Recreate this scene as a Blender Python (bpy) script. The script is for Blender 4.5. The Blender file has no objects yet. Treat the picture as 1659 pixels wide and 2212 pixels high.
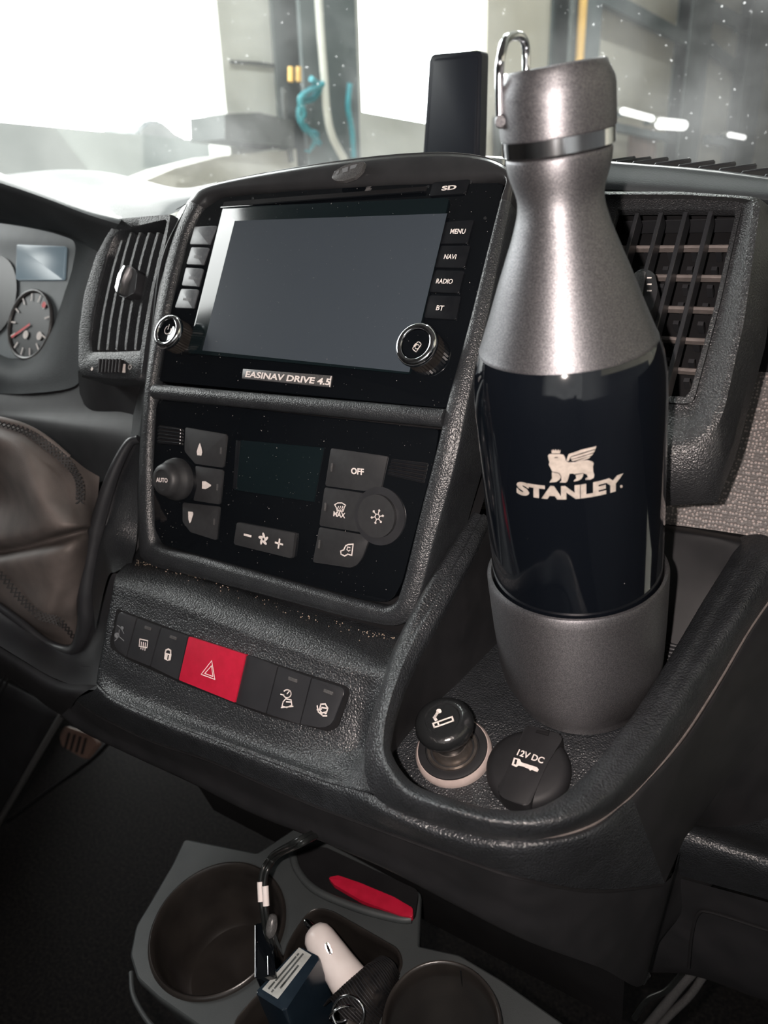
import bpy, bmesh, math, random
import numpy as np
from mathutils import Vector, Matrix, noise
random.seed(7)
SC = bpy.context.scene
COL = SC.collection
# ---------------------------------------------------------------- camera
W_, H_, CX, CY, F = 1659, 2212, 829.5, 1106.0, 1600.0
def nrm(v): v = np.array(v, float); return v/np.linalg.norm(v)
RX = nrm([2660, 551, -1600])
RY = np.array([1309, -667, 1600.]); RY = nrm(RY-RX*(RY@RX))
RZ = np.cross(RX, RY)
M = np.array([RX, RY, RZ])                     # world = M @ camera(x right, y down, z forward)
CAM = -(M@np.array([(1250.5-CX)/F*.3645, (1486-CY)/F*.3645, .3645]))
def ray(px, py): return M@np.array([(px-CX)/F, (py-CY)/F, 1.])
def atX(px, py, X): d = ray(px, py); return CAM+d*(X-CAM[0])/d[0]
def atY(px, py, Y): d = ray(px, py); return CAM+d*(Y-CAM[1])/d[1]
def atZ(px, py, Z): d = ray(px, py); return CAM+d*(Z-CAM[2])/d[2]
def atD(px, py, D): return CAM+nrm(ray(px, py))*D
cam = bpy.data.objects.new('camera', bpy.data.cameras.new('camera')); COL.objects.link(cam)
R = M@np.diag([1, -1, -1])
mw = Matrix([[*R[0], CAM[0]], [*R[1], CAM[1]], [*R[2], CAM[2]], [0, 0, 0, 1]])
cam.matrix_world = mw
cam.data.sensor_fit = 'VERTICAL'; cam.data.sensor_height = 36; cam.data.lens = 36*F/H_
cam.data.clip_start = .01; cam.data.clip_end = 300
cam.data.dof.use_dof = True; cam.data.dof.focus_distance = .37; cam.data.dof.aperture_fstop = 12
SC.camera = cam
# ---------------------------------------------------------------- world, lamps, exposure
SC.view_settings.view_transform = 'Standard'; SC.view_settings.look = 'None'
SC.view_settings.exposure = 0.0; SC.view_settings.gamma = 1.0; SC.view_settings.use_curve_mapping = False
SKY = 10.0
FLASH = 8.0
wd = bpy.data.worlds.new('sky'); SC.world = wd; wd.use_nodes = True
wd.node_tree.nodes['Background'].inputs[0].default_value = (.97, 1, .98, 1)
wd.node_tree.nodes['Background'].inputs[1].default_value = SKY
def lamp(name, kind, loc, power, color, **k):
    d = bpy.data.lights.new(name, kind); d.energy = power; d.color = color
    for a, b in k.items(): setattr(d, a, b)
    o = bpy.data.objects.new(name, d); COL.objects.link(o); o.location = loc; return o
def aim(o, target):
    o.rotation_euler = (Vector(target)-o.location).to_track_quat('-Z', 'Y').to_euler()
# the phone's own flash, 2 cm beside the lens
fl = lamp('camera_flash', 'POINT', CAM+M@np.array([-.019, -.006, -.002]), FLASH, (1, .87, .80), shadow_soft_size=.0025)
sun = lamp('sun', 'SUN', (0, 5, 3), 45.0, (1, .97, .93), angle=math.radians(1.2))
sun.rotation_euler = Vector(-ray(925, 45)).to_track_quat('-Z', 'Y').to_euler()
HX = -4.0                                       # hall wall facing the cab
FLZ, CEZ = -1.35, 6.4
# openings of the hall: real daylight openings (portals only guide the sky's sampling)
OPEN = []                                       # filled below: (y0,y1,z0,z1)
# unseen fill lamps added under the hall ceiling
for yy in (-2, 4, 10):
    l = lamp('hall_fill_light', 'AREA', (-1.5, yy, CEZ-.15), 300, (.97, 1, .97), shape='RECTANGLE', size=.3, size_y=3.0)
# ---------------------------------------------------------------- materials
def mat(name, col, rough=.5, metal=0, spec=.5, coat=0, emit=None, es=1, trans=0, coatr=.05):
    m = bpy.data.materials.new(name); m.use_nodes = True
    b = m.node_tree.nodes['Principled BSDF']
    b.inputs['Base Color'].default_value = (*col, 1); b.inputs['Roughness'].default_value = rough
    b.inputs['Metallic'].default_value = metal; b.inputs['Specular IOR Level'].default_value = spec
    b.inputs['Coat Weight'].default_value = coat; b.inputs['Coat Roughness'].default_value = coatr
    b.inputs['Transmission Weight'].default_value = trans
    if emit: b.inputs['Emission Color'].default_value = (*emit, 1); b.inputs['Emission Strength'].default_value = es
    return m
def bsdf(m): return m.node_tree.nodes['Principled BSDF']
def coordn(m):
    return m.node_tree.nodes.new('ShaderNodeTexCoord').outputs['Object']
def bump(m, src, strength, dist):
    nt = m.node_tree; b = nt.nodes.new('ShaderNodeBump'); b.inputs['Strength'].default_value = strength
    b.inputs['Distance'].default_value = dist; nt.links.new(src, b.inputs['Height'])
    nt.links.new(b.outputs[0], bsdf(m).inputs['Normal']); return b
def grain(m, scale, strength=1, dist=.0003, kind='leather', stretch=(1, 1, 1), warp=.25):
    nt = m.node_tree; L = nt.links.new; c = coordn(m)
    mp = nt.nodes.new('ShaderNodeMapping'); mp.inputs['Scale'].default_value = stretch; L(c, mp.inputs[0])
    nz = nt.nodes.new('ShaderNodeTexNoise'); nz.inputs['Scale'].default_value = scale*.7; nz.inputs['Detail'].default_value = 1; L(mp.outputs[0], nz.inputs['Vector'])
    mx = nt.nodes.new('ShaderNodeVectorMath'); mx.operation = 'MULTIPLY_ADD'
    L(nz.outputs['Color'], mx.inputs[0]); mx.inputs[1].default_value = (warp/scale*4,)*3; L(mp.outputs[0], mx.inputs[2])
    v = nt.nodes.new('ShaderNodeTexVoronoi'); v.inputs['Scale'].default_value = scale
    if kind == 'leather': v.feature = 'SMOOTH_F1'; v.inputs['Smoothness'].default_value = .35
    else: v.feature = 'F1'
    L(mx.outputs[0], v.inputs['Vector'])
    inv = nt.nodes.new('ShaderNodeMath'); inv.operation = 'MULTIPLY'; inv.inputs[1].default_value = -1; L(v.outputs['Distance'], inv.inputs[0])
    n2 = nt.nodes.new('ShaderNodeTexNoise'); n2.inputs['Scale'].default_value = scale*2.2; n2.inputs['Detail'].default_value = 2; L(c, n2.inputs['Vector'])
    ad = nt.nodes.new('ShaderNodeMath'); ad.operation = 'MULTIPLY_ADD'; L(n2.outputs[0], ad.inputs[0]); ad.inputs[1].default_value = .35; L(inv.outputs[0], ad.inputs[2])
    bump(m, ad.outputs[0], strength, dist); return m
def vary(m, c1, c2, scale, detail=3, lo=.35, hi=.65, rough=None):
    nt = m.node_tree; L = nt.links.new; c = coordn(m)
    nz = nt.nodes.new('ShaderNodeTexNoise'); nz.inputs['Scale'].default_value = scale; nz.inputs['Detail'].default_value = detail; L(c, nz.inputs['Vector'])
    r = nt.nodes.new('ShaderNodeValToRGB'); r.color_ramp.elements[0].position = lo; r.color_ramp.elements[1].position = hi
    r.color_ramp.elements[0].color = (*c1, 1); r.color_ramp.elements[1].color = (*c2, 1); L(nz.outputs[0], r.inputs[0])
    L(r.outputs[0], bsdf(m).inputs['Base Color'])
    if rough:
        q = nt.nodes.new('ShaderNodeMapRange'); L(nz.outputs[0], q.inputs[0]); q.inputs[3].default_value = rough[0]; q.inputs[4].default_value = rough[1]
        L(q.outputs[0], bsdf(m).inputs['Roughness'])
    return m
MT = {}
MT['leather'] = grain(mat('grained_black_plastic', (.021, .022, .024), .36, spec=.8), 1000, 1, .00045, 'leather')
vary(MT['leather'], (.016, .018, .0205), (.023, .0255, .029), 90)
MT['bezel'] = grain(mat('fine_grained_plastic', (.03, .031, .033), .36, spec=.75), 1250, 1, .00022, 'leather')
vary(MT['bezel'], (.018, .020, .023), (.025, .028, .031), 70)
MT['ventgrain'] = grain(mat('vent_frame_plastic', (.032, .032, .034), .36, spec=.8), 1300, 1, .0003, 'leather')
vary(MT['ventgrain'], (.016, .017, .019), (.021, .022, .024), 60)
MT['dash'] = grain(mat('dark_grey_dash_skin', (.035, .037, .038), .7, spec=.2), 900, .5, .0002, 'leather')
vary(MT['dash'], (.034, .039, .042), (.044, .050, .054), 30)
MT['soft'] = vary(mat('soft_black_plastic', (.012, .012, .014), .6, spec=.35), (.010, .0105, .012), (.016, .016, .018), 60)
MT['smooth'] = vary(mat('satin_black_plastic', (.022, .023, .026), .38), (.02, .021, .024), (.026, .027, .03), 60)
MT['black'] = vary(mat('matt_black', (.006, .006, .007), .8, spec=.2), (.005, .005, .006), (.008, .008, .009), 40)
MT['piano'] = mat('gloss_black', (.0035, .0045, .006), .04, spec=.6, coat=.5)
def dust(m, base, amount=.62, scale=900, col=(.35, .33, .31)):
    nt = m.node_tree; L = nt.links.new; c = coordn(m)
    nz = nt.nodes.new('ShaderNodeTexNoise'); nz.inputs['Scale'].default_value = scale; nz.inputs['Detail'].default_value = 1; L(c, nz.inputs['Vector'])
    r = nt.nodes.new('ShaderNodeValToRGB'); r.color_ramp.elements[0].position = amount+.14; r.color_ramp.elements[1].position = amount+.2
    r.color_ramp.elements[0].color = (*base, 1); r.color_ramp.elements[1].color = (*col, 1); L(nz.outputs[0], r.inputs[0])
    L(r.outputs[0], bsdf(m).inputs['Base Color']); return m
dust(MT['piano'], (.0035, .0045, .006))
MT['screen'] = dust(mat('screen_glass', (.02, .024, .03), .22, spec=.6), (.048, .06, .074), .6, 700, (.1, .1, .11))  # base greyed to carry the haze reflected on the screen
MT['display'] = mat('small_display_glass', (.008, .012, .014), .12)
MT['display'] = dust(MT['display'], (.006, .011, .013))
MT['rubber'] = vary(mat('rubber_key', (.022, .023, .025), .5), (.02, .021, .023), (.025, .026, .028), 300)
MT['keys'] = vary(mat('gloss_key', (.008, .009, .011), .25), (.007, .008, .010), (.010, .011, .013), 300)
MT['veiledkey'] = vary(mat('veil_lightened_key', (.1, .11, .12), .3), (.09, .1, .11), (.12, .13, .14), 300)  # left keys painted lighter for the glare veil lying over them
MT['red'] = vary(mat('red_plastic', (.42, .006, .03), .45), (.39, .006, .028), (.46, .008, .036), 200)
MT['print'] = vary(mat('white_print', (.72, .66, .63), .5), (.66, .6, .57), (.78, .72, .69), 900)
MT['dimprint'] = mat('faded_print', (.16, .17, .18), .5)
MT['slat'] = vary(mat('vane_plastic', (.14, .12, .115), .35), (.12, .105, .1), (.16, .14, .132), 300)
MT['lens'] = vary(mat('indicator_lens', (.07, .07, .072), .3), (.05, .05, .052), (.1, .1, .1), 1500)
MT['chrome'] = vary(mat('chrome', (.75, .76, .78), .1, 1), (.7, .71, .73), (.8, .8, .82), 200)
MT['steel'] = vary(mat('brushed_steel', (.75, .7, .64), .28, 1), (.68, .63, .57), (.8, .75, .69), 400)
MT['brushlogo'] = vary(mat('etched_steel', (.6, .54, .48), .45, .5), (.5, .44, .39), (.64, .57, .51), 500)
MT['powder'] = mat('graphite_powder_coat', (.13, .135, .145), .5, .9)
def flakes(m, c1, c2):
    nt = m.node_tree; L = nt.links.new; c = coordn(m)
    nz = nt.nodes.new('ShaderNodeTexNoise'); nz.inputs['Scale'].default_value = 2600; nz.inputs['Detail'].default_value = 2; L(c, nz.inputs['Vector'])
    r = nt.nodes.new('ShaderNodeValToRGB'); r.color_ramp.elements[0].position = .4; r.color_ramp.elements[1].position = .66
    r.color_ramp.elements[0].color = (*c1, 1); r.color_ramp.elements[1].color = (*c2, 1); L(nz.outputs[0], r.inputs[0])
    L(r.outputs[0], bsdf(m).inputs['Base Color']); bump(m, nz.outputs[0], .5, .00008)
flakes(MT['powder'], (.12, .12, .13), (.25, .245, .255))
tn = MT['powder'].node_tree.nodes.new('ShaderNodeTangent'); tn.direction_type = 'RADIAL'; tn.axis = 'Z'
MT['powder'].node_tree.links.new(tn.outputs[0], bsdf(MT['powder']).inputs['Tangent']); bsdf(MT['powder']).inputs['Anisotropic'].default_value = .55; bsdf(MT['powder']).inputs['Anisotropic Rotation'].default_value = .25
MT['gloss'] = dust(mat('gloss_black_enamel', (.003, .004, .006), .07, spec=.6, coat=.3), (.003, .004, .006), .7, 700)
MT['glow'] = vary(mat('translucent_socket_ring', (.4, .33, .31), .35), (.36, .3, .28), (.42, .35, .33), 200)
MT['crumb'] = vary(mat('crumb_tan', (.3, .24, .18), .8), (.2, .15, .11), (.42, .34, .27), 700)
MT['hoodgloss'] = vary(mat('satin_hood_plastic', (.03, .031, .033), .22), (.027, .028, .03), (.033, .034, .036), 60)
MT['knobgloss'] = grain(mat('glossy_knob_plastic', (.012, .013, .014), .2, spec=.7), 900, .35, .00015)
MT['adapter'] = vary(mat('navy_black_plastic', (.01, .018, .028), .22), (.009, .016, .025), (.012, .021, .031), 200)
MT['white'] = vary(mat('white_gloss_plastic', (.8, .74, .72), .22), (.78, .71, .69), (.82, .76, .74), 100)
MT['cable'] = vary(mat('black_cable', (.01, .012, .012), .3), (.009, .01, .01), (.013, .015, .015), 200)
MT['label'] = vary(mat('grey_printed_label', (.36, .38, .37), .5), (.33, .35, .34), (.4, .42, .41), 300)
MT['labelink'] = mat('label_ink', (.07, .08, .08), .6)
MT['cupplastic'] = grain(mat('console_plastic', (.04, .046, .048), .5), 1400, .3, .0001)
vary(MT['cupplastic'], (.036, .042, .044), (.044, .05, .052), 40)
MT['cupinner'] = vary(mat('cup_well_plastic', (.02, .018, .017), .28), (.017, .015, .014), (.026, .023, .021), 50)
MT['gaiter'] = grain(mat('gaiter_leather', (.06, .052, .05), .6, spec=.3), 1300, .5, .00015)
vary(MT['gaiter'], (.10, .088, .083), (.14, .12, .113), 45)
MT['thread'] = mat('black_thread', (.012, .012, .013), .7)
MT['clusterface'] = vary(mat('instrument_face', (.1, .12, .13), .5), (.09, .11, .12), (.12, .14, .15), 30)
MT['clusterscreen'] = mat('instrument_screen', (.1, .14, .17), .3, emit=(.25, .33, .38), es=.35)
MT['needle'] = mat('red_needle', (.7, .05, .06), .5)
# dimpled dash panel
m = mat('dimpled_dash_panel', (.17, .15, .145), .5); MT['dimple'] = m
nt = m.node_tree; v = nt.nodes.new('ShaderNodeTexVoronoi'); v.inputs['Scale'].default_value = 560; v.inputs['Randomness'].default_value = .5
nt.links.new(coordn(m), v.inputs['Vector'])
r = nt.nodes.new('ShaderNodeValToRGB'); r.color_ramp.elements[0].position = .28; r.color_ramp.elements[1].position = .42
r.color_ramp.elements[0].color = (.34, .29, .275, 1); r.color_ramp.elements[1].color = (.12, .11, .108, 1)
nt.links.new(v.outputs['Distance'], r.inputs[0]); nt.links.new(r.outputs[0], bsdf(m).inputs['Base Color'])
mm = nt.nodes.new('ShaderNodeMath'); mm.operation = 'MULTIPLY'; mm.inputs[1].default_value = -1; nt.links.new(v.outputs['Distance'], mm.inputs[0])
bump(m, mm.outputs[0], .8, .0005)
# hall
MT['wallgrey'] = vary(mat('hall_wall_panels', (.42, .42, .4), .8), (.4, .4, .38), (.47, .47, .44), .6)
MT['wallbeige'] = vary(mat('hall_wall_beige', (.44, .41, .35), .8), (.41, .385, .33), (.47, .44, .38), .6)
MT['steelgreen'] = vary(mat('painted_steel_column', (.1, .12, .125), .7), (.075, .092, .098), (.105, .125, .13), 2)
MT['yellow'] = vary(mat('yellow_gas_pipe', (.6, .36, .09), .5), (.52, .31, .08), (.66, .4, .1), 3)
MT['hose'] = vary(mat('teal_air_hose', (.03, .22, .27), .5), (.025, .19, .24), (.04, .26, .31), 6)
MT['tube'] = mat('lamp_tube', (.9, .9, .9), .4, emit=(1, .96, .94), es=2.2)
MT['brown'] = vary(mat('brown_board', (.2, .13, .1), .7), (.17, .11, .09), (.23, .15, .12), 3)
MT['concrete'] = vary(mat('concrete_floor', (.35, .34, .31), .8), (.3, .29, .27), (.4, .39, .36), .8)
MT['yard'] = vary(mat('pale_yard_surface', (.8, .8, .78), .8), (.6, .6, .58), (.7, .7, .68), .5)
MT['band'] = vary(mat('far_grey_wall', (.17, .18, .18), .8), (.045, .05, .05), (.07, .075, .075), .4)
MT['carpaint'] = vary(mat('dark_car_paint', (.05, .055, .06), .3), (.045, .05, .055), (.06, .065, .07), 2)
MT['phone'] = vary(mat('black_phone_glass', (.008, .012, .02), .45), (.007, .01, .018), (.01, .014, .024), 20)
MT['head'] = vary(mat('cab_headliner', (.06, .06, .062), .9), (.055, .055, .057), (.07, .07, .072), 8)
MT['carpet'] = vary(mat('footwell_carpet', (.012, .011, .011), .95, spec=.1), (.008, .008, .009), (.03, .026, .024), 220, 5, .4, .75)
MT['socketmetal'] = vary(mat('socket_metal', (.3, .27, .25), .3, .9), (.26, .23, .21), (.34, .31, .29), 300)
MT['knobblack'] = vary(mat('dark_ribbed_knob', (.02, .018, .017), .35), (.017, .015, .014), (.024, .022, .02), 300)
# windscreen
m = bpy.data.materials.new('windscreen_glass'); m.use_nodes = True; nt = m.node_tree; nt.nodes.clear(); MT['glass'] = m
o_ = nt.nodes.new('ShaderNodeOutputMaterial'); t_ = nt.nodes.new('ShaderNodeBsdfTransparent'); t_.inputs[0].default_value = (.96, .98, .98, 1)
g_ = nt.nodes.new('ShaderNodeBsdfGlossy'); g_.inputs['Roughness'].default_value = .02
d_ = nt.nodes.new('ShaderNodeBsdfTranslucent'); d_.inputs[0].default_value = (.9, .93, .95, 1)
nz = nt.nodes.new('ShaderNodeTexNoise'); nz.inputs['Scale'].default_value = 7; nz.inputs['Detail'].default_value = 4
n3 = nt.nodes.new('ShaderNodeTexNoise'); n3.inputs['Scale'].default_value = 190; n3.inputs['Detail'].default_value = 1
tc = nt.nodes.new('ShaderNodeTexCoord'); nt.links.new(tc.outputs['Object'], nz.inputs['Vector']); nt.links.new(tc.outputs['Object'], n3.inputs['Vector'])
mr = nt.nodes.new('ShaderNodeMapRange'); mr.inputs[1].default_value = .35; mr.inputs[2].default_value = .75; mr.inputs[3].default_value = .001; mr.inputs[4].default_value = .014
nt.links.new(nz.outputs[0], mr.inputs[0])
mr2 = nt.nodes.new('ShaderNodeMapRange'); mr2.inputs[1].default_value = .76; mr2.inputs[2].default_value = .8; mr2.inputs[3].default_value = 0; mr2.inputs[4].default_value = .12
nt.links.new(n3.outputs[0], mr2.inputs[0])
ad = nt.nodes.new('ShaderNodeMath'); ad.operation = 'ADD'; nt.links.new(mr.outputs[0], ad.inputs[0]); nt.links.new(mr2.outputs[0], ad.inputs[1])
m1 = nt.nodes.new('ShaderNodeMixShader'); m1.inputs[0].default_value = .04; nt.links.new(t_.outputs[0], m1.inputs[1]); nt.links.new(g_.outputs[0], m1.inputs[2])
m2 = nt.nodes.new('ShaderNodeMixShader'); nt.links.new(ad.outputs[0], m2.inputs[0]); nt.links.new(m1.outputs[0], m2.inputs[1]); nt.links.new(d_.outputs[0], m2.inputs[2])
nt.links.new(m2.outputs[0], o_.inputs[0])
# ---------------------------------------------------------------- helpers
def thing(name, label, cat, loc=(0, 0, 0), group=None):
    o = bpy.data.objects.new(name, None); COL.objects.link(o); o.location = loc; o.empty_display_size = .01
    o['label'] = label; o['category'] = cat
    if group: o['group'] = group
    return o
def root_of(o):
    off = Vector((0, 0, 0))
    while o: off += o.location; o = o.parent
    return off
def link(name, me, m, parent=None, smooth=True, auto=None):
    """mesh given in world coordinates -> object under parent"""
    o = bpy.data.objects.new(name, me); COL.objects.link(o)
    if parent:
        o.parent = parent; me.transform(Matrix.Translation(-root_of(parent)))
    if m: me.materials.clear(); me.materials.append(MT[m])
    if smooth:
        me.shade_smooth()
        if auto: me.set_sharp_from_angle(angle=math.radians(auto))
    return o
def bmlink(name, bm, m, parent=None, smooth=True, auto=40):
    bmesh.ops.recalc_face_normals(bm, faces=bm.faces[:])
    me = bpy.data.meshes.new(name); bm.to_mesh(me); bm.free(); return link(name, me, m, parent, smooth, auto)
def tag(o, label, cat, group=None):
    o['label'] = label; o['category'] = cat
    if group: o['group'] = group
    return o
def lab(o, s): o['label'] = s; return o
def struct(o): o['kind'] = 'structure'; return o
def stuff(o): o['kind'] = 'stuff'; return o
def cr(p0, p1, p2, p3, t):
    return .5*((2*p1)+(-p0+p2)*t+(2*p0-5*p1+4*p2-p3)*t*t+(-p0+3*p1-3*p2+p3)*t**3)
def spline(P, sub, closed=False):
    P = [np.array(p, float) for p in P]; n = len(P); out = []
    segs = n if closed else n-1
    for i in range(segs):
        a, b = P[i], P[(i+1) % n]
        z = P[(i-1) % n] if (closed or i > 0) else 2*a-b
        c = P[(i+2) % n] if (closed or i < n-2) else 2*b-a
        for k in range(sub): out.append(cr(z, a, b, c, k/sub))
    if not closed: out.append(P[-1])
    return out
def grid(name, rows, m, parent=None, su=6, sv=6, thick=0, closed=False, auto=60, disp=None):
    """rows of world points -> smooth lofted sheet (su along a row, sv between rows)"""
    R1 = [spline(r_, su, closed) for r_ in rows]
    cols = [spline([R1[j][i] for j in range(len(R1))], sv) for i in range(len(R1[0]))]
    nu, nv = len(cols), len(cols[0])
    V = [tuple(cols[i][j]) for j in range(nv) for i in range(nu)]
    if disp: V = [tuple(disp(np.array(p))) for p in V]
    Fc = []
    for j in range(nv-1):
        for i in range(nu if closed else nu-1):
            k = (i+1) % nu; Fc.append((j*nu+i, j*nu+k, (j+1)*nu+k, (j+1)*nu+i))
    me = bpy.data.meshes.new(name); me.from_pydata(V, [], Fc)
    # orient towards the camera on average
    me.update(); s = 0
    for f in list(me.polygons)[::7]:
        s += f.normal.dot(Vector(CAM)-f.center)
    if s < 0: me.flip_normals()
    o = link(name, me, m, parent, True, auto)
    if thick:
        md = o.modifiers.new('thickness', 'SOLIDIFY'); md.thickness = thick; md.offset = -1; md.use_even_offset = False
    return o
class Pl:
    """a tilted panel: x = lateral, v = up along the face, o = out of the face"""
    def __init__(s, P0, tilt, yaw=0, N=None):
        if N is None:
            t = math.radians(tilt)
            s.U = np.array([0, math.sin(t), math.cos(t)]); s.X = np.array([1., 0, 0])
            if yaw:
                c, q = math.cos(yaw), math.sin(yaw); Rz = np.array([[c, -q, 0], [q, c, 0], [0, 0, 1]]); s.X = Rz@s.X; s.U = Rz@s.U
            s.N = np.cross(s.X, s.U); s.N = s.N if s.N[1] < 0 else -s.N
            if yaw == 0: s.N = np.array([0, -math.cos(t), math.sin(t)])
        else:
            s.N = nrm(N); s.X = nrm(np.array([1., 0, 0])-s.N*s.N[0]); s.U = np.cross(s.N, s.X)
        s.P0 = np.array(P0, float)
    def w(s, x, v, o=0): return s.P0+s.X*x+s.U*v+s.N*o
    def px(s, a, b, o=0):
        d = ray(a, b); q = s.P0+s.N*o; t = ((q-CAM)@s.N)/(d@s.N); return CAM+d*t
    def l(s, a, b, o=0):
        q = s.px(a, b, o)-s.P0; return (q@s.X, q@s.U)
    def ls(s, pts, o=0): return [s.l(a, b, o) for a, b in pts]
def roundpoly(P, r, n=5):
    out = []; N = len(P); rr = r if isinstance(r, (list, tuple)) else [r]*N
    for i in range(N):
        a, b, c = (np.array(P[k % N], float) for k in (i-1, i, i+1))
        if rr[i] <= 0: out.append(tuple(b)); continue
        u, v = a-b, c-b; lu, lv = np.linalg.norm(u), np.linalg.norm(v); u /= lu; v /= lv
        d = min(rr[i], lu*.49, lv*.49)
        p, q = b+u*d, b+v*d
        for k in range(n+1):
            t = k/n; out.append(tuple((1-t)**2*p+2*t*(1-t)*b+t*t*q))
    return out
def prism(name, pl, P, o0, o1, m, parent=None, bev=.0004, seg=2, smooth=True):
    bm = bmesh.new()
    a = [bm.verts.new(pl.w(x, v, o0)) for x, v in P]; b = [bm.verts.new(pl.w(x, v, o1)) for x, v in P]
    n = len(P)
    for i in range(n): bm.faces.new((a[i], a[(i+1) % n], b[(i+1) % n], b[i]))
    bm.faces.new(a[::-1]); top = bm.faces.new(b)
    if bev:
        bmesh.ops.bevel(bm, geom=[e for e in top.edges], offset=bev, segments=seg, affect='EDGES', profile=.6)
    bmesh.ops.recalc_face_normals(bm, faces=bm.faces[:])
    return bmlink(name, bm, m, parent, smooth, 35)
def fillpoly(bm, pts3):
    vs = [bm.verts.new(p) for p in pts3]
    try: f = bm.faces.new(vs)
    except ValueError: return
    bmesh.ops.triangulate(bm, faces=[f])
def flat(name, pl, polys, o, m, parent=None):
    bm = bmesh.new()
    for P in polys: fillpoly(bm, [pl.w(x, v, o) for x, v in P])
    for f in bm.faces:
        f.normal_update()
        if f.normal.dot(Vector(pl.N)) < 0: f.normal_flip()
    me = bpy.data.meshes.new(name); bm.to_mesh(me); bm.free(); return link(name, me, m, parent, False)
def stroke(P, w, closed=False):
    """2-D polyline -> list of quads"""
    P = [np.array(p, float) for p in P]; n = len(P); out = []
    for i in range(n if closed else n-1):
        a, b = P[i], P[(i+1) % n]; d = b-a; L = np.linalg.norm(d)
        if L < 1e-9: continue
        d /= L; q = np.array([-d[1], d[0]])*w/2; e = d*w*.45
        out.append([tuple(a-e+q), tuple(a-e-q), tuple(b+e-q), tuple(b+e+q)])
    return out
def circ(c, r, n=20, r2=None, a0=0, a1=2*math.pi):
    return [(c[0]+r*math.cos(a0+(a1-a0)*k/n), c[1]+(r2 or r)*math.sin(a0+(a1-a0)*k/n)) for k in range(n)]
_tc = {}
def textmesh(s, bold=.02, spacing=1):
    key = (s, bold, spacing)
    if key in _tc: return _tc[key]
    cu = bpy.data.curves.new('lettering', 'FONT'); cu.body = s; cu.size = 1; cu.offset = bold; cu.resolution_u = 3; cu.space_character = spacing
    o = bpy.data.objects.new('lettering', cu); COL.objects.link(o); bpy.context.view_layer.update()
    me = bpy.data.meshes.new_from_object(o); bpy.data.objects.remove(o); bpy.data.curves.remove(cu)
    vs = [(v.co.x, v.co.y) for v in me.vertices]; fs = [tuple(p.vertices) for p in me.polygons]
    bpy.data.meshes.remove(me)
    x0 = min(v[0] for v in vs); x1 = max(v[0] for v in vs); y0 = min(v[1] for v in vs); y1 = max(v[1] for v in vs)
    vs = [((x-x0)/(x1-x0), (y-y0)/(y1-y0)) for x, y in vs]
    _tc[key] = (vs, fs, (x1-x0)/(y1-y0)); return _tc[key]
def text(s, pl, a, b, h, o, m, parent, bold=.02, name='lettering', spacing=1):
    """baseline from pixel a to pixel b, cap height h (m)"""
    A, B = np.array(pl.l(*a, o)), np.array(pl.l(*b, o)); d = B-A; L = np.linalg.norm(d); u = d/L; q = np.array([-u[1], u[0]])
    vs, fs, asp = textmesh(s, bold, spacing)
    V = []
    for x, y in vs:
        p = A+u*x*L+q*y*h; V.append(tuple(pl.w(p[0], p[1], o)))
    me = bpy.data.meshes.new(name); me.from_pydata(V, [], fs); me.update()
    if sum(f.normal.dot(Vector(pl.N)) for f in me.polygons) < 0: me.flip_normals()
    return link(name, me, m, parent, False)
def lathe(name, P0, A, prof, m, parent=None, n=64, cap=True, auto=40, sub=0):
    """prof: (h, r) along axis A"""
    A = nrm(A); u = nrm(np.cross(A, [0, 0, 1.]) if abs(A[2]) < .95 else np.cross(A, [0, 1., 0])); v = np.cross(A, u)
    if sub: prof = [tuple(p) for p in spline(prof, sub)]
    bm = bmesh.new(); rings = []
    for h, r in prof:
        c = np.array(P0)+A*h
        if r < 1e-6: rings.append([bm.verts.new(c)])
        else: rings.append([bm.verts.new(c+r*(math.cos(2*math.pi*k/n)*u+math.sin(2*math.pi*k/n)*v)) for k in range(n)])
    for a, b in zip(rings, rings[1:]):
        for k in range(n):
            j = (k+1) % n
            if len(a) == 1 and len(b) == 1: break
            if len(a) == 1: bm.faces.new((a[0], b[k], b[j]))
            elif len(b) == 1: bm.faces.new((a[k], a[j], b[0]))
            else: bm.faces.new((a[k], a[j], b[j], b[k]))
    return bmlink(name, bm, m, parent, True, auto)
def tube(name, pts, r, m, parent=None, n=10, sub=8, closed=False, caps=True):
    P = spline(pts, sub, closed) if sub else [np.array(p, float) for p in pts]
    rr = r if callable(r) else (lambda t: r)
    bm = bmesh.new(); rings = []; N = len(P); up = np.array([0, 0, 1.])
    prevu = None
    for i, p in enumerate(P):
        t = nrm(P[(i+1) % N]-P[i-1]) if (closed or 0 < i < N-1) else nrm(P[min(i+1, N-1)]-P[max(i-1, 0)])
        u = prevu-t*(prevu@t) if prevu is not None else np.cross(t, up if abs(t[2]) < .9 else [1., 0, 0])
        u = nrm(u); prevu = u; v = np.cross(t, u); R0 = rr(i/(N-1))
        rings.append([bm.verts.new(p+R0*(math.cos(2*math.pi*k/n)*u+math.sin(2*math.pi*k/n)*v)) for k in range(n)])
    for i in range(N if closed else N-1):
        a, b = rings[i], rings[(i+1) % N]
        for k in range(n): bm.faces.new((a[k], a[(k+1) % n], b[(k+1) % n], b[k]))
    if not closed and caps: bm.faces.new(rings[0][::-1]); bm.faces.new(rings[-1])
    return bmlink(name, bm, m, parent, True, 50)
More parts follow.
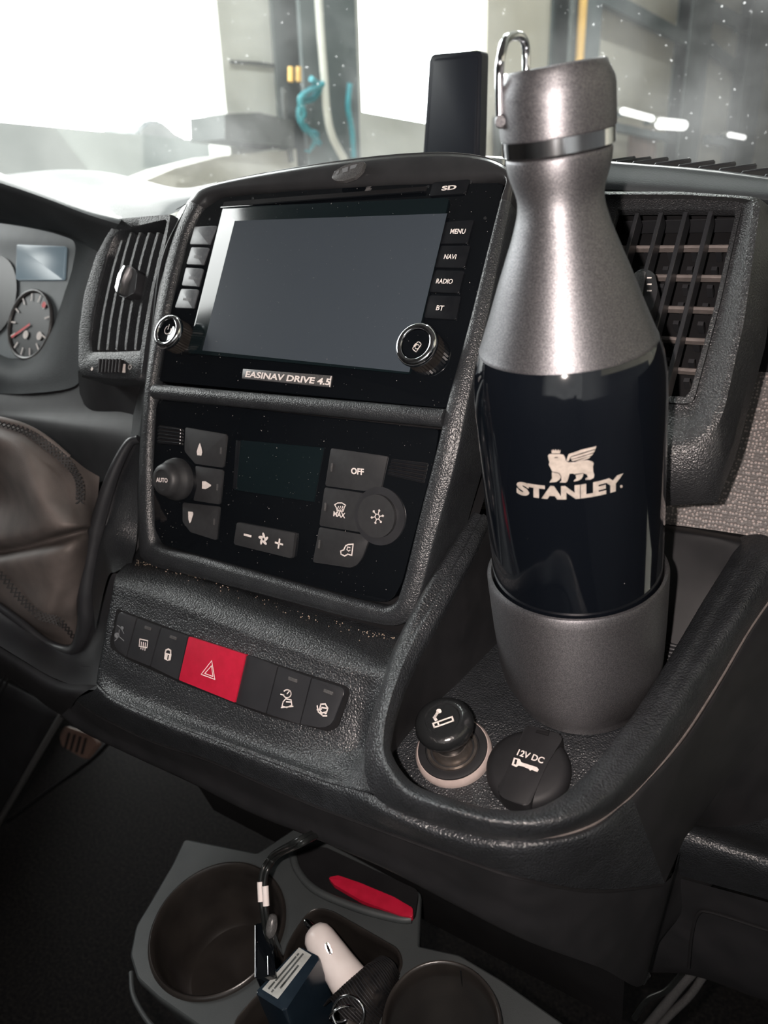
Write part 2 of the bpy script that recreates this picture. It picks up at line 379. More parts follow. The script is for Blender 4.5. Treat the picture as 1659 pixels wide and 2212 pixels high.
def box(name, c, ax, size, m, parent=None, bev=0, seg=3):
    """c centre, ax = 3 unit axes"""
    bm = bmesh.new(); bmesh.ops.create_cube(bm, size=1)
    if bev: 
        for v in bm.verts: v.co = Vector([v.co[i]*size[i] for i in range(3)])
        bmesh.ops.bevel(bm, geom=bm.edges[:], offset=bev, segments=seg, affect='EDGES', profile=.5)
    else:
        for v in bm.verts: v.co = Vector([v.co[i]*size[i] for i in range(3)])
    for v in bm.verts: v.co = Vector(np.array(c)+sum(np.array(ax[i])*v.co[i] for i in range(3)))
    return bmlink(name, bm, m, parent, True, 35)
EYE = np.eye(3)
exec_parts = []
# ---------------------------------------------------------------- reference planes (all measured, metres)
FA = Pl((-.258, .014, .144), 30)                # head unit face
J = FA.P0-FA.U*.025
FB = Pl(J, 15)                                  # climate panel face
FS = Pl((0, -.07, 0), 30)                       # switch row face
# ================================================================ SETTING: the hall outside
def hq(px, py, X=HX): return atX(px, py, X)
def wallpoly(name, pts, X, m, thick=.15, parent=None):
    bm = bmesh.new()
    a = [bm.verts.new(hq(x, y, X)) for x, y in pts]
    b = [bm.verts.new(Vector(hq(x, y, X))-Vector((thick, 0, 0))) for x, y in pts]; n = len(pts)
    bm.faces.new(a); bm.faces.new(b[::-1])
    for i in range(n): bm.faces.new((a[i], b[i], b[(i+1) % n], a[(i+1) % n]))
    return bmlink(name, bm, m, parent, False)
def yz(px, py, X=HX): p = atX(px, py, X); return p[1], p[2]
def wbox(name, x0, x1, y0, y1, z0, z1, m, parent=None, bev=0):
    return box(name, ((x0+x1)/2, (y0+y1)/2, (z0+z1)/2), EYE, (abs(x1-x0), abs(y1-y0), abs(z1-z0)), m, parent, bev)
yA = yz(490, 250)[0]; yB = yz(778, 100)[0]; yC = yz(1052, 50)[0]; YE = 34.0; XR = 6.0; YS = -5.0
struct(wbox('floor', HX-.2, XR, YS, YE, FLZ-.1, FLZ, 'concrete'))
struct(wbox('ceiling', HX-.2, XR, YS, YE, CEZ, CEZ+.1, 'wallgrey'))
struct(wbox('wall_right', XR, XR+.2, YS, YE, FLZ, CEZ, 'wallbeige'))
struct(wbox('wall_back', HX-.2, XR, YS-.2, YS, FLZ, CEZ, 'wallbeige'))
struct(wbox('wall_far', HX-.2, XR, YE, YE+.2, FLZ, CEZ, 'wallbeige'))
bm = bmesh.new()
def addbox(bm, x0, x1, y0, y1, z0, z1):
    r_ = bmesh.ops.create_cube(bm, size=1)['verts']
    for v in r_: v.co = Vector(((x0+x1)/2+v.co.x*(x1-x0), (y0+y1)/2+v.co.y*(y1-y0), (z0+z1)/2+v.co.z*(z1-z0)))
LIN = 4.4; SILL = yz(900, 262)[1]
addbox(bm, HX-.2, HX, YS, yA, LIN, CEZ)
addbox(bm, HX-.2, HX, yA, yB, FLZ, CEZ)
addbox(bm, HX-.2, HX, yB, yC, FLZ, SILL)
addbox(bm, HX-.2, HX, yB, yC, LIN+.6, CEZ)
struct(bmlink('wall_left', bm, 'wallgrey', smooth=False))
bm = bmesh.new(); addbox(bm, HX-.2, HX, yC, YE, FLZ, CEZ)
struct(bmlink('wall_left_far', bm, 'wallbeige', smooth=False))
for (y0, y1, z0, z1) in ((YS, yA, FLZ, LIN), (yB, yC, SILL, LIN+.6)):
    l = lamp('daylight_portal', 'AREA', (HX-.1, (y0+y1)/2, (z0+z1)/2), 1, (1, 1, 1), shape='RECTANGLE', size=z1-z0, size_y=y1-y0)
    l.rotation_euler = (0, math.radians(-90), 0); l.data.cycles.is_portal = True
# yard outside
struct(wbox('floor_yard', -60, HX-.2, -40, 60, FLZ-.2, FLZ-.1, 'yard'))
z_b = yz(0, 262, -16)[1]
struct(wbox('floor_terrace', -60, -16.4, -40, 60, FLZ-.1, z_b-.35, 'band'))
struct(wbox('wall_yard', -16.4, -16, -40, 60, FLZ-.1, z_b, 'band'))
# parked car beyond the low wall, a dark low silhouette
cx_, cz_ = yz(300, 250, -18)
car = thing('parked_car', 'dark rounded car top beyond the low grey wall outside, washed out by light', 'car', (-18, cx_, z_b-.35))
prof = [(-1.0, 0), (-1.0, .5), (-.9, .95), (-.45, 1.25), (.1, 1.28), (.55, 1.0), (.95, .62), (1.5, .5), (1.55, 0)]
bm = bmesh.new()
for sx in (-.8, .8): 
    vs = [bm.verts.new((-18+sx, cx_+y*.85, z_b-.35+z*.72)) for y, z in prof]
    bm.faces.new(vs if sx < 0 else vs[::-1])
bm.verts.ensure_lookup_table(); vv = list(bm.verts); n_ = len(prof)
for i in range(n_): bm.faces.new((vv[i], vv[(i+1) % n_], vv[n_+(i+1) % n_], vv[n_+i]))
bmesh.ops.bevel(bm, geom=bm.edges[:], offset=.08, segments=3, affect='EDGES')
bmlink('body', bm, 'carpaint', car)
for y0 in (-.75, .7):
    lathe('wheel', (-17.1, cx_+y0, z_b-.35), (1, 0, 0), [(0, 0), (0, .28), (.12, .3), (.2, .27), (.2, 0)], 'black', car, 20)
# columns and fittings along the hall wall
def column(name, pxl, pxr, yref, label, m='steelgreen', dep=.28, z0=FLZ, grp=None):
    a = yz(pxl, yref, HX+dep)[0]; b = yz(pxr, yref, HX+dep)[0]
    t = thing(name, label, 'column', (HX+dep/2, (a+b)/2, z0), grp)
    wbox('flange', HX+dep-.03, HX+dep, a, b, z0, CEZ, m, t)
    wbox('flange', HX, HX+.03, a, b, z0, CEZ, m, t)
    wbox('web', HX+.03, HX+dep-.03, (a+b)/2-.02, (a+b)/2+.02, z0, CEZ, m, t)
    return t, a, b
column('steel_column', 655, 772, 150, 'wide dark steel column between the two bright openings')
column('steel_column', 1232, 1297, 80, 'steel column behind the bottle cap carrying a yellow pipe')
column('steel_column', 1478, 1522, 200, 'slim steel column right of the bottle cap, first with girts')
column('steel_column', 1603, 1646, 200, 'farthest steel column at the right edge of view')
p0, p1 = yz(1256, 60, HX+.36)
tag(tube('yellow_pipe', [(HX+.36, p0, z) for z in (FLZ, 1, 3, CEZ)], .055, 'yellow', sub=0), 'yellow vertical pipe on the column behind the bottle', 'pipe')
def girt(a, b, w, label, X=HX+.16, m='steelgreen'):
    A_, B_ = atX(*a, X), atX(*b, X); d = nrm(B_-A_); L = np.linalg.norm(B_-A_)
    u = np.array([1., 0, 0]); v = np.cross(d, u)
    return tag(box('wall_girt', (A_+B_)/2, (d, u, v), (L, .12, w), m), label, 'beam')
girt((1290, -12), (1492, 92), .2, 'thick grey beam sloping down to the slim column')
girt((1528, 100), (1606, 158), .25, 'grey beam between the two right-hand columns')
girt((1300, 270), (1480, 306), .12, 'thin horizontal rail under the strip lamps on the wall')
girt((1524, 300), (1606, 318), .18, 'short low rail between the two right-hand columns')
girt((1532, 20), (1660, 76), .3, 'roof bracing beam at the top right corner')
girt((1590, 60), (1660, 20), .25, 'knee brace rising to the top right corner')
for i, (a, b, w, s) in enumerate((((1346, 240), (1408, 256), .09, 'first bright strip lamp right of the bottle cap'),
                           ((1426, 267), (1476, 271), .17, 'second bright strip lamp, against the slim column'),
                           ((1576, 291), (1607, 297), .1, 'small faint strip lamp between the right-hand columns'))):
    A_, B_ = atX(*a, HX+.5), atX(*b, HX+.5); c_ = (A_+B_)/2; d = nrm(B_-A_); L = np.linalg.norm(B_-A_); u = np.array([1., 0, 0])
    t = thing('strip_lamp', s, 'lamp', c_)
    tube('tube', [A_, c_, B_], w*.5, 'tube', t, sub=0)
    box('fitting', c_+np.array([-.1, 0, w*.35]), (d, u, np.cross(d, u)), (L*1.05, .12, w*.5), 'wallgrey', t)
    box('bracket', c_+np.array([-.26, 0, w*.35]), EYE, (.48, .06, .06), 'steelgreen', t)
def wallthing(name, pts, off, m, label, cat):
    return tag(wallpoly(name, pts, HX+off, m, off*.9), label, cat)
wallthing('brown_board', [(1370, 278), (1418, 280), (1416, 360), (1366, 360)], .1, 'brown', 'brown board leaning on the wall beneath the strip lamps', 'board')
wallthing('dark_bin', [(1080, 250), (1086, 250), (1086, 360), (1080, 360)], .1, 'band', 'narrow dark upright strip on wall behind the bottle', 'strip')
# rubber lip / rails left
wallthing('wall_locker', [(485, 246), (560, 243), (635, 262), (636, 318), (486, 300)], .35, 'band', 'low dark cabinet at the foot of the pale pillar', 'cabinet')
wallthing('loading_ramp', [(300, 395), (380, 362), (482, 336), (640, 322), (650, 460), (300, 460)], .3, 'concrete', 'beige concrete ramp at the foot of the pale pillar', 'ramp')
wallthing('wall_ledge', [(500, 130), (560, 133), (600, 140), (600, 145), (560, 140), (500, 136)], .02, 'band', 'thin dark ledge across the pale pillar', 'ledge')
X1 = HX+.42
tag(tube('grey_conduit', [atX(a, b, X1) for a, b in ((686, -40), (692, 60), (700, 160), (706, 240), (718, 295), (744, 345))], .03, 'wallgrey'), 'pale bent conduit running down the dark column', 'pipe')
hr = thing('air_hose', 'teal air hoses hanging in loops at the dark column', 'hose', atX(650, 180, X1))
for pts in (((672, 170), (690, 190), (676, 212), (652, 222), (646, 250), (660, 280), (684, 290), (676, 312), (662, 330)),
            ((700, 180), (668, 196), (648, 214), (656, 244), (650, 262), (668, 284), (690, 310)),
            ((756, 180), (752, 230), (760, 280), (764, 340))):
    tube('hose_loop', [atX(a, b, X1-.02*i) for i, (a, b) in enumerate(pts)], .022, 'hose', hr, n=8)
for a in (628, 645):
    lab(tube('brass_fitting', [atX(a, b, X1) for b in (145, 160, 176)], .02, 'yellow', hr, sub=2), 'small brass coupling')
tag(tube('thin_hose', [atX(a, b, X1-.1) for a, b in ((612, 190), (614, 240), (622, 290), (630, 350))], .02, 'band'), 'thin dark hose left of the teal hoses', 'hose')
# ================================================================ SETTING: the cab shell
ws0, ws1 = (-1.35, .98, .10), (.75, .98, .10)
bm = bmesh.new()
q = [(-1.3, .95, .12), (.75, .95, .12), (.75, .30, .88), (-1.3, .30, .88)]
vs = [bm.verts.new(p) for p in q]+[bm.verts.new((x, y-.003, z-.003)) for x, y, z in q]
bm.faces.new(vs[:4]); bm.faces.new(vs[7:3:-1])
for i in range(4): bm.faces.new((vs[i], vs[4+i], vs[4+(i+1) % 4], vs[(i+1) % 4]))
struct(bmlink('window_1', bm, 'glass', smooth=False))
struct(wbox('ceiling_cab', -1.3, .75, -1.1, .32, .88, .92, 'head'))
struct(wbox('wall_cab_back', -1.3, .75, -1.14, -1.1, -.8, .9, 'head'))
struct(wbox('floor_cab', -1.3, .75, -1.1, .75, -.82, -.8, 'carpet'))
struct(wbox('wall_cab_left', -1.34, -1.3, -1.1, .5, -.8, .42, 'head'))
struct(wbox('wall_cab_left_rear', -1.34, -1.3, -1.1, -.45, .42, .88, 'head'))
struct(wbox('wall_cab_right', .75, .79, -1.1, .5, -.8, .32, 'head'))
struct(wbox('wall_cab_right_rear', .75, .79, -1.1, -.55, .32, .88, 'head'))
struct(wbox('wall_cab_front', -1.3, .75, .75, .79, -.8, .1, 'black'))
# ================================================================ DASHBOARD
D = thing('dashboard', 'black grained van dashboard carrying the centre console, vents and storage tray', 'dashboard', (-.15, .3, -.02))
def G(pts):
    """rows entries: (px,py,'Y',val) etc."""
    f = {'X': atX, 'Y': atY, 'Z': atZ}
    out = []
    for p in pts:
        if len(p) == 4: out.append(f[p[2]](p[0], p[1], p[3]))
        else: out.append(np.array(p, float))
    return out
def row(Ys, pts, k='Y'):
    if not isinstance(Ys, (list, tuple)): Ys = [Ys]*len(pts)
    return G([(a, b, k, y) for (a, b), y in zip(pts, Ys)])
# --- bezel ring round head unit and climate panel (inner loop, outer loop in pixels)
def onface(a, b, o=0):
    p = FA.px(a, b, o)
    return FB.px(a, b, o) if (p-J)@FA.U < 0 else p
INN = [(1090, 393), (1083, 440), (1058, 535), (1012, 715), (966, 880), (947, 965), (905, 1130), (872, 1262), (848, 1306), (790, 1299), (610, 1250), (440, 1203), (352, 1180), (334, 1145), (331, 1010), (337, 880), (345, 800), (375, 650), (408, 520), (440, 450), (480, 424), (640, 410), (860, 398), (1000, 394)]
OUT = [(1106, 372), (1105, 440), (1086, 535), (1050, 715), (1012, 880), (988, 1000), (938, 1180), (907, 1295), (872, 1347), (790, 1341), (605, 1293), (425, 1246), (322, 1216), (303, 1165), (304, 1010), (313, 880), (322, 800), (343, 650), (372, 520), (408, 438), (452, 403), (640, 363), (860, 334), (1020, 334)]
def bezel(name, i0, i1, closed, m, parent):
    n = len(INN); rows = [[] for _ in range(7)]
    idx = range(n) if closed else range(i0, i1+1)
    for i in idx:
        a = onface(*INN[i % n]); b = onface(*OUT[i % n])
        top = INN[i % n][1] < 430
        Nn = FA.N if (a-J)@FA.U > 0 else FB.N
        h = .004
        dz = np.array([0, .03, -.012]) if top else -Nn*.03
        rows[0].append(a-Nn*.004); rows[1].append(a+Nn*.0005); rows[2].append(a+Nn*h*.9+(b-a)*.18)
        rows[3].append(a+Nn*h+(b-a)*.55); rows[4].append(a+Nn*h*.6+(b-a)*.86); rows[5].append(b-Nn*.002+(b-a)*.02); rows[6].append(b-Nn*.002+dz)
    return grid(name, rows, m, parent, su=6, sv=4, closed=closed)
lab(bezel('console_bezel', 1, 19, False, 'bezel', D), 'raised grained frame round the head unit and climate panel')
lab(bezel('console_hood', 19, 25, False, 'hoodgloss', D), 'smooth glossy hood above the head unit')
# solid core behind the faces
prism('console_core', FA, [(-.012, -.02), (.178, -.02), (.178, .11), (-.012, .11)], -.06, -.006, 'black', D, bev=0)
prism('console_core', FB, [(-.005, -.125), (.17, -.125), (.178, .0), (-.015, .0)], -.05, -.006, 'black', D, bev=0)
# --- lower console shell with the switch row
def fs(a, b, o=0): return FS.px(a, b, o)
colx = 9
S0 = row([-.006, -.008, -.008, -.008, -.008, -.006, -.004, -.004], [(300, 1180), (340, 1205), (440, 1232), (560, 1262), (680, 1288), (800, 1318), (872, 1335), (905, 1330)])
S1 = row([-.024, -.026, -.028, -.028, -.028, -.028, -.028, -.026], [(285, 1208), (335, 1222), (435, 1252), (555, 1290), (675, 1330), (790, 1362), (850, 1380), (890, 1385)])
S2 = row([-.045, -.047, -.048, -.049, -.049, -.049, -.047, -.045], [(262, 1228), (325, 1245), (425, 1278), (545, 1322), (665, 1362), (775, 1402), (835, 1420), (874, 1412)])
S3 = row([-.0575, -.0588, -.0595, -.0602, -.0604, -.0604, -.0602, -.059], [(248, 1252), (312, 1275), (412, 1312), (532, 1360), (652, 1402), (762, 1440), (818, 1452), (858, 1448)])
S4 = [fs(a, b) for a, b in ((240, 1295), (300, 1318), (400, 1352), (520, 1395), (640, 1436), (750, 1480), (802, 1500))]+[atY(838, 1500, -.071)]
S5 = [fs(a, b) for a, b in ((222, 1395), (275, 1432), (375, 1472), (495, 1518), (612, 1562), (730, 1605), (785, 1615))]+[atY(818, 1590, -.0905)]
S6 = row([-.0835, -.0865, -.087, -.0868, -.0872, -.0905, -.096, -.103], [(213, 1440), (262, 1485), (362, 1530), (482, 1578), (600, 1622), (715, 1660), (775, 1668), (815, 1650)])
S7 = row([-.088, -.0935, -.095, -.0955, -.0968, -.100, -.106, -.1125], [(208, 1476), (245, 1508), (350, 1555), (476, 1602), (592, 1645), (705, 1686), (765, 1704), (812, 1716)])
grid('console_shell', [S0, S1, S2, S3, S4, S5, S6, S7], 'leather', D, su=8, sv=8, thick=.002)
# --- tray: inner floor edge, inner wall top, crest, outer shoulder, seam
#        back left ........................................ front ...................... back right
CR = [(1040, 1116, 'Y', .03), (1000, 1188, 'Y', .003), (940, 1295, 'Y', -.03), (885, 1400, 'Y', -.058), (850, 1490, 'Y', -.082), (829, 1580, 'Y', -.100), (832, 1650, 'Y', -.112), (880, 1718, 'Y', -.121),
      (980, 1757, 'Y', -.126), (1100, 1783, 'Y', -.124), (1205, 1768, 'Y', -.114), (1300, 1700, 'Y', -.088), (1395, 1585, 'Y', -.048), (1480, 1445, 'Y', -.006), (1555, 1320, 'Y', .035), (1622, 1205, 'Y', .07), (1659, 1165, 'Y', .088)]
IN = [(1056, 1124, 'Y', .030), (1022, 1196, 'Y', .004), (966, 1300, 'Y', -.028), (908, 1405, 'Y', -.055), (868, 1496, 'Y', -.078), (846, 1580, 'Y', -.094), (848, 1632, 'Y', -.102), (893, 1692, 'Y', -.108),
      (980, 1727, 'Y', -.112), (1090, 1752, 'Y', -.110), (1180, 1738, 'Y', -.1), (1265, 1672, 'Y', -.076), (1362, 1552, 'Y', -.038), (1448, 1418, 'Y', .003), (1518, 1300, 'Y', .043), (1580, 1200, 'Y', .078), (1600, 1160, 'Y', .092)]
NF = nrm([-.038, -.195, .98])
def floorz(p, extra=0): return np.array([p[0], p[1], -(NF[0]*p[0]+NF[1]*p[1])/NF[2]+extra])
def fl_(p):
    q = floorz(p); 
    if q[1] < -.035: q[2] -= (-.035-q[1])*.16
    return q
FLR = [atY(1075, 1400, .013)*0+np.array([-.050, .022, 0]), np.array([-.053, .005, 0]), np.array([-.057, -.018, 0]), np.array([-.062, -.04, 0]), np.array([-.066, -.058, 0]), np.array([-.0665, -.072, 0]), np.array([-.062, -.082, 0]), np.array([-.05, -.090, 0]),
       np.array([-.03, -.0945, 0]), np.array([-.008, -.0945, 0]), np.array([.010, -.088, 0]), np.array([.022, -.068, 0]), np.array([.0335, -.036, 0]), np.array([.0395, .0, 0]), np.array([.043, .025, 0]), np.array([.043, .041, 0]), np.array([.04, .046, 0])]
FLR = [fl_(p) for p in FLR]
cr_ = G(CR); in_ = G(IN)
mid = [(a*.45+b*.55)+np.array([0, 0, -.002]) for a, b in zip(FLR, in_)]
sh = [(cr_[i]+in_[i])/2+np.array([0, -.0, .0022]) for i in range(len(cr_))]
OS = [(1022, 1106, 'Y', .03), (975, 1180, 'Y', .001), (915, 1285, 'Y', -.032), (862, 1388, 'Y', -.056), (836, 1470, 'Y', -.078), (812, 1568, 'Y', -.098), (808, 1652, 'Y', -.112), (850, 1732, 'Y', -.119),
      (970, 1780, 'Y', -.123), (1110, 1806, 'Y', -.121), (1230, 1780, 'Y', -.111), (1330, 1712, 'Y', -.086), (1430, 1590, 'Y', -.046), (1520, 1450, 'Y', -.005), (1598, 1330, 'Y', .03), (1655, 1235, 'Y', .06), (1690, 1190, 'Y', .075)]
OU = [(1010, 1120, 'Y', .035), (955, 1195, 'Y', .01), (900, 1300, 'Y', -.02), (850, 1400, 'Y', -.046), (824, 1480, 'Y', -.072), (795, 1580, 'Y', -.096), (790, 1680, 'Y', -.112), (835, 1740, 'Y', -.1165),
      (965, 1790, 'Y', -.118), (1115, 1816, 'Y', -.116), (1260, 1790, 'Y', -.094), (1362, 1722, 'Y', -.06), (1465, 1607, 'Y', -.022), (1545, 1487, 'Y', .012), (1619, 1362, 'Y', .045), (1680, 1275, 'Y', .07), (1715, 1225, 'Y', .085)]
os_, ou_ = G(OS), G(OU)
lo_ = [p+np.array([0, .0, -.0045]) for p in in_]
for i in range(len(cr_)): cr_[i] = cr_[i]+np.array([0, -.0006, .0014])
sh = [(cr_[i]*.6+in_[i]*.4)+np.array([0, -.0, .0016]) for i in range(len(cr_))]
grid('storage_tray_rim', [lo_, in_, sh, cr_, os_, ou_], 'leather', D, su=8, sv=7)
lab(grid('storage_tray_wall', [FLR[:7], mid[:7], lo_[:7]], 'soft', D, su=8, sv=6), 'smooth black left wall of the tray')
grid('storage_tray_wall', [FLR[6:], mid[6:], lo_[6:]], 'leather', D, su=8, sv=6)
# tray floor (one smooth sheet, front part dips)
bm = bmesh.new(); loop = spline(FLR, 8)
back = [np.array([.04, .046, 0]), np.array([-.050, .050, 0]), np.array([-.050, .022, 0])]
bk = [fl_(p) for p in (np.array([.04, .046, 0]), np.array([.02, .047, 0]), np.array([-.02, .047, 0]), np.array([-.05, .047, 0]), np.array([-.05, .022, 0]))]
outl = loop+bk[1:-1]
n_ = len(outl); cen = np.mean(outl, 0)
pts = []; NR = 14
for k in range(1, NR+1):
    for p in outl:
        q = cen+(p-cen)*k/NR*(1.01 if k == NR else 1); pts.append(fl_(q))
V = [tuple(fl_(cen))]+[tuple(p) for p in pts]
Fc = [(0, 1+i, 1+(i+1) % n_) for i in range(n_)]
for k in range(NR-1):
    for i in range(n_):
        j = (i+1) % n_; Fc.append((1+k*n_+i, 1+(k+1)*n_+i, 1+(k+1)*n_+j, 1+k*n_+j))
me = bpy.data.meshes.new('storage_tray_floor'); me.from_pydata(V, [], Fc); me.update()
if me.polygons[40].normal.z < 0: me.flip_normals()
link('storage_tray_floor', me, 'leather', D)
# ribs on the mat at the back of the tray
for k in range(9):
    y = .022+k*.0028
    p = [fl_(np.array([x, y, 0]))+NF*.0006 for x in (.024, .033, .0425)]
    tube('mat_rib', p, .0011, 'smooth', D, n=8, sub=0)
# tray back wall
B0 = [fl_(np.array([x, .044, 0])) for x in (-.055, -.02, .01, .03, .046)]
B1 = row([.058, .06, .062, .063, .064], [(1180, 1240), (1300, 1245), (1440, 1262), (1530, 1275), (1580, 1290)])
B2 = row([.070, .074, .078, .08, .08], [(1100, 1120), (1280, 1135), (1440, 1162), (1540, 1178), (1588, 1196)])
B3 = row([.070, .078, .083, .085, .087], [(1095, 1105), (1280, 1120), (1440, 1143), (1545, 1158), (1612, 1172)])
B4 = row([.085, .09, .095, .1, .105], [(1095, 1095), (1280, 1110), (1440, 1134), (1550, 1150), (1659, 1166)])
grid('storage_tray_back', [B0, B1, B2, B3, B4], 'soft', D, su=8, sv=7)
# --- lip band under the seam
ou_front = ou_[7:]
K0 = [S7[0]+np.array([0, .0012, 0])]+[p+np.array([0, .0015, 0]) for p in S7[1:7]]+[p+np.array([0, .0015, .0]) for p in ou_[7:10]]+[ou_[10], ou_[11], ou_[12], ou_[13], ou_[14], ou_[15], ou_[16]]
K1 = [p+np.array([-.000, -.003, -.0035]) for p in K0[:10]]+[p+np.array([.003, -.001, -.0035]) for p in K0[10:]]
K2 = row([-.082, -.087, -.090, -.093, -.096, -.100, -.1045], [(160, 1510), (215, 1545), (325, 1598), (450, 1640), (566, 1690), (680, 1738), (745, 1762)])+row([-.110, -.111, -.108], [(850, 1800), (985, 1848), (1130, 1895)])+row([-.07, -.025, .01, .035, .06, .08, .09], [(1290, 1922), (1436, 1908), (1482, 1812), (1560, 1700), (1665, 1570), (1730, 1480), (1780, 1420)])
K3 = row([-.072, -.075, -.078, -.081, -.084, -.087, -.090], [(140, 1545), (190, 1580), (300, 1632), (425, 1690), (540, 1748), (660, 1796), (725, 1822)])+row([-.094, -.092, -.088], [(850, 1876), (1000, 1955), (1150, 2030)])+row([-.055, -.01, .02, .045, .07, .085, .095], [(1300, 2088), (1385, 2130), (1420, 2040), (1520, 1930), (1640, 1820), (1730, 1700), (1790, 1620)])
grid('console_lip', [K0[:12], K1[:12], K2[:12]], 'leather', D, su=6, sv=7)
grid('console_side_skin', [K0[11:], K1[11:], K2[11:]], 'soft', D, su=6, sv=7)
tube('panel_gap', [p+np.array([0, -.0004, -.0006]) for p in K2[:12]], .0007, 'black', D, n=6, sub=6)
K2b = [p+np.array([0, .0012, -.0008]) for p in K2]
grid('console_under_panel', [K2b, [(a+b)/2+np.array([0, -.001, 0]) for a, b in zip(K2b, K3)], K3, [p+np.array([0, .05, -.004]) for p in K3]], 'soft', D, su=6, sv=5)
tube('seam_highlight', [p+np.array([0, -.0006, .0006]) for p in K0[7:]], .0007, 'slat', D, n=8, sub=6)  # lighter tube added as the highlight along the seam
# side skin right of tray below the lip, and front under-console wall
U0 = [p+np.array([0, .045, -.003]) for p in K3[1:11]]
U1 = [np.array([p[0], .02, -.24]) for p in U0]
grid('console_under_wall', [U0, U1], 'black', D, su=2, sv=3)
# --- bright hump of the dash top between the instrument hood and the head unit
W0 = row([.07, .07, .07, .07, .07, .085, .09, .1], [(-200, 350), (-60, 376), (60, 410), (160, 446), (262, 476), (370, 462), (425, 428), (470, 404)])
W1 = row([.2]*8, [(-200, 372), (-60, 388), (40, 385), (130, 395), (215, 410), (310, 425), (400, 418), (470, 398)])
W2 = row([.36]*8, [(-200, 398), (-60, 392), (30, 377), (130, 367), (220, 371), (310, 390), (390, 408), (470, 396)])
W3 = row([.5]*8, [(-200, 430), (-60, 425), (30, 410), (130, 400), (220, 405), (310, 420), (390, 436), (470, 420)])
lab(grid('dash_top_pad', [W0, W1, W2, W3], 'dash', D, su=7, sv=7), 'sunlit pad of the dash top by the windscreen')
# --- left side of the console (outer wall between vent and shell)
L0 = row([.06, .04, .02, .005, -.004, -.014, -.03], [(404, 440), (350, 560), (326, 740), (306, 900), (298, 1040), (296, 1160), (285, 1215)])
L1 = row([.075, .055, .035, .01, -.004, -.022, -.045], [(392, 450), (338, 570), (316, 740), (300, 920), (262, 1030), (240, 1150), (252, 1235)])
L2 = row([.09, .07, .05, .02, .0, -.02, -.05], [(380, 470), (326, 590), (306, 760), (285, 940), (246, 1030), (214, 1150), (232, 1250)])
L3 = row([.1, .08, .065, .035, .01, -.02, -.06], [(372, 500), (316, 620), (296, 790), (268, 960), (232, 1050), (196, 1210), (206, 1360)])
grid('console_side_panel', [L0, L1, L2, L3], 'bezel', D, su=7, sv=6)
# --- right of the bezel: dark recess, dash face, top
T0 = row([.3, .3, .3, .3, .3], [(1090, 338), (1240, 338), (1400, 352), (1540, 362), (1720, 384)])
T1 = row([.15, .15, .15, .15, .15], [(1090, 352), (1240, 346), (1400, 356), (1540, 368), (1720, 392)])
T2 = row([.125, .125, .125, .125, .125], [(1088, 372), (1240, 360), (1400, 368), (1540, 382), (1720, 402)])
T3 = row([.105, .105, .105, .105, .105], [(1085, 420), (1240, 418), (1400, 425), (1540, 434), (1720, 446)])
DP = Pl(atY(1440, 1138, .098), 33)
T4 = [DP.px(a, b) for a, b in ((1075, 500), (1240, 500), (1400, 505), (1560, 515), (1760, 530))]
T5 = [DP.px(a, b) for a, b in ((1060, 700), (1240, 700), (1400, 705), (1560, 715), (1760, 735))]
T6 = [DP.px(a, b) for a, b in ((1045, 900), (1220, 910), (1400, 920), (1560, 930), (1760, 950))]
T7 = [DP.px(a, b) for a, b in ((1020, 1098), (1200, 1108), (1400, 1128), (1560, 1148), (1760, 1182))]
grid('dash_top', [T0, T1, T2, T3, T4], 'dash', D, su=8, sv=7)
grid('dash_panel', [T4, T5, T6, T7], 'dimple', D, su=8, sv=6)
wbox('dash_light_block', -1.29, .74, .15, .74, -.02, .2, 'black', D)  # unseen boxes added inside the dash to stop sun leaks
wbox('dash_light_block', -1.29, -.28, .13, .2, -.3, .15, 'black', D)
# dark infill beside console
N0 = [onface(a, b, -.02) for a, b in ((1075, 440), (1020, 715), (985, 880), (945, 1060), (900, 1200), (870, 1330))]
N1 = row([.1, .08, .06, .04, .015, -.02], [(1130, 440), (1090, 715), (1070, 880), (1050, 1060), (1000, 1195), (925, 1340)])
grid('console_recess', [N0, [(a+b)/2 for a, b in zip(N0, N1)], N1], 'black', D, su=6, sv=4)
# defrost grille fins along the windscreen edge
dg = [np.array(p) for p in spline(row([.17]*5, [(1330, 352), (1400, 354), (1500, 361), (1590, 369), (1690, 382)]), 2)]
for i, p in enumerate(dg):
    box('defrost_fin', p+np.array([0, .004, .0002]), ((nrm([.75, .66, .1])), nrm([-.66, .75, 0]), (0, 0, 1)), (.022, .0035, .005), 'smooth', D, bev=.001, seg=1)
# --- dash top between hood and windscreen
Q0 = row([.45]*6, [(300, 452), (450, 425), (640, 372), (860, 340), (1020, 338), (1100, 340)])
Q1 = row([.095]*6, [(380, 452), (450, 418), (640, 372), (860, 341), (1020, 339), (1100, 345)])
grid('dash_top_rear', [Q0, Q1], 'dash', D, su=6, sv=3)
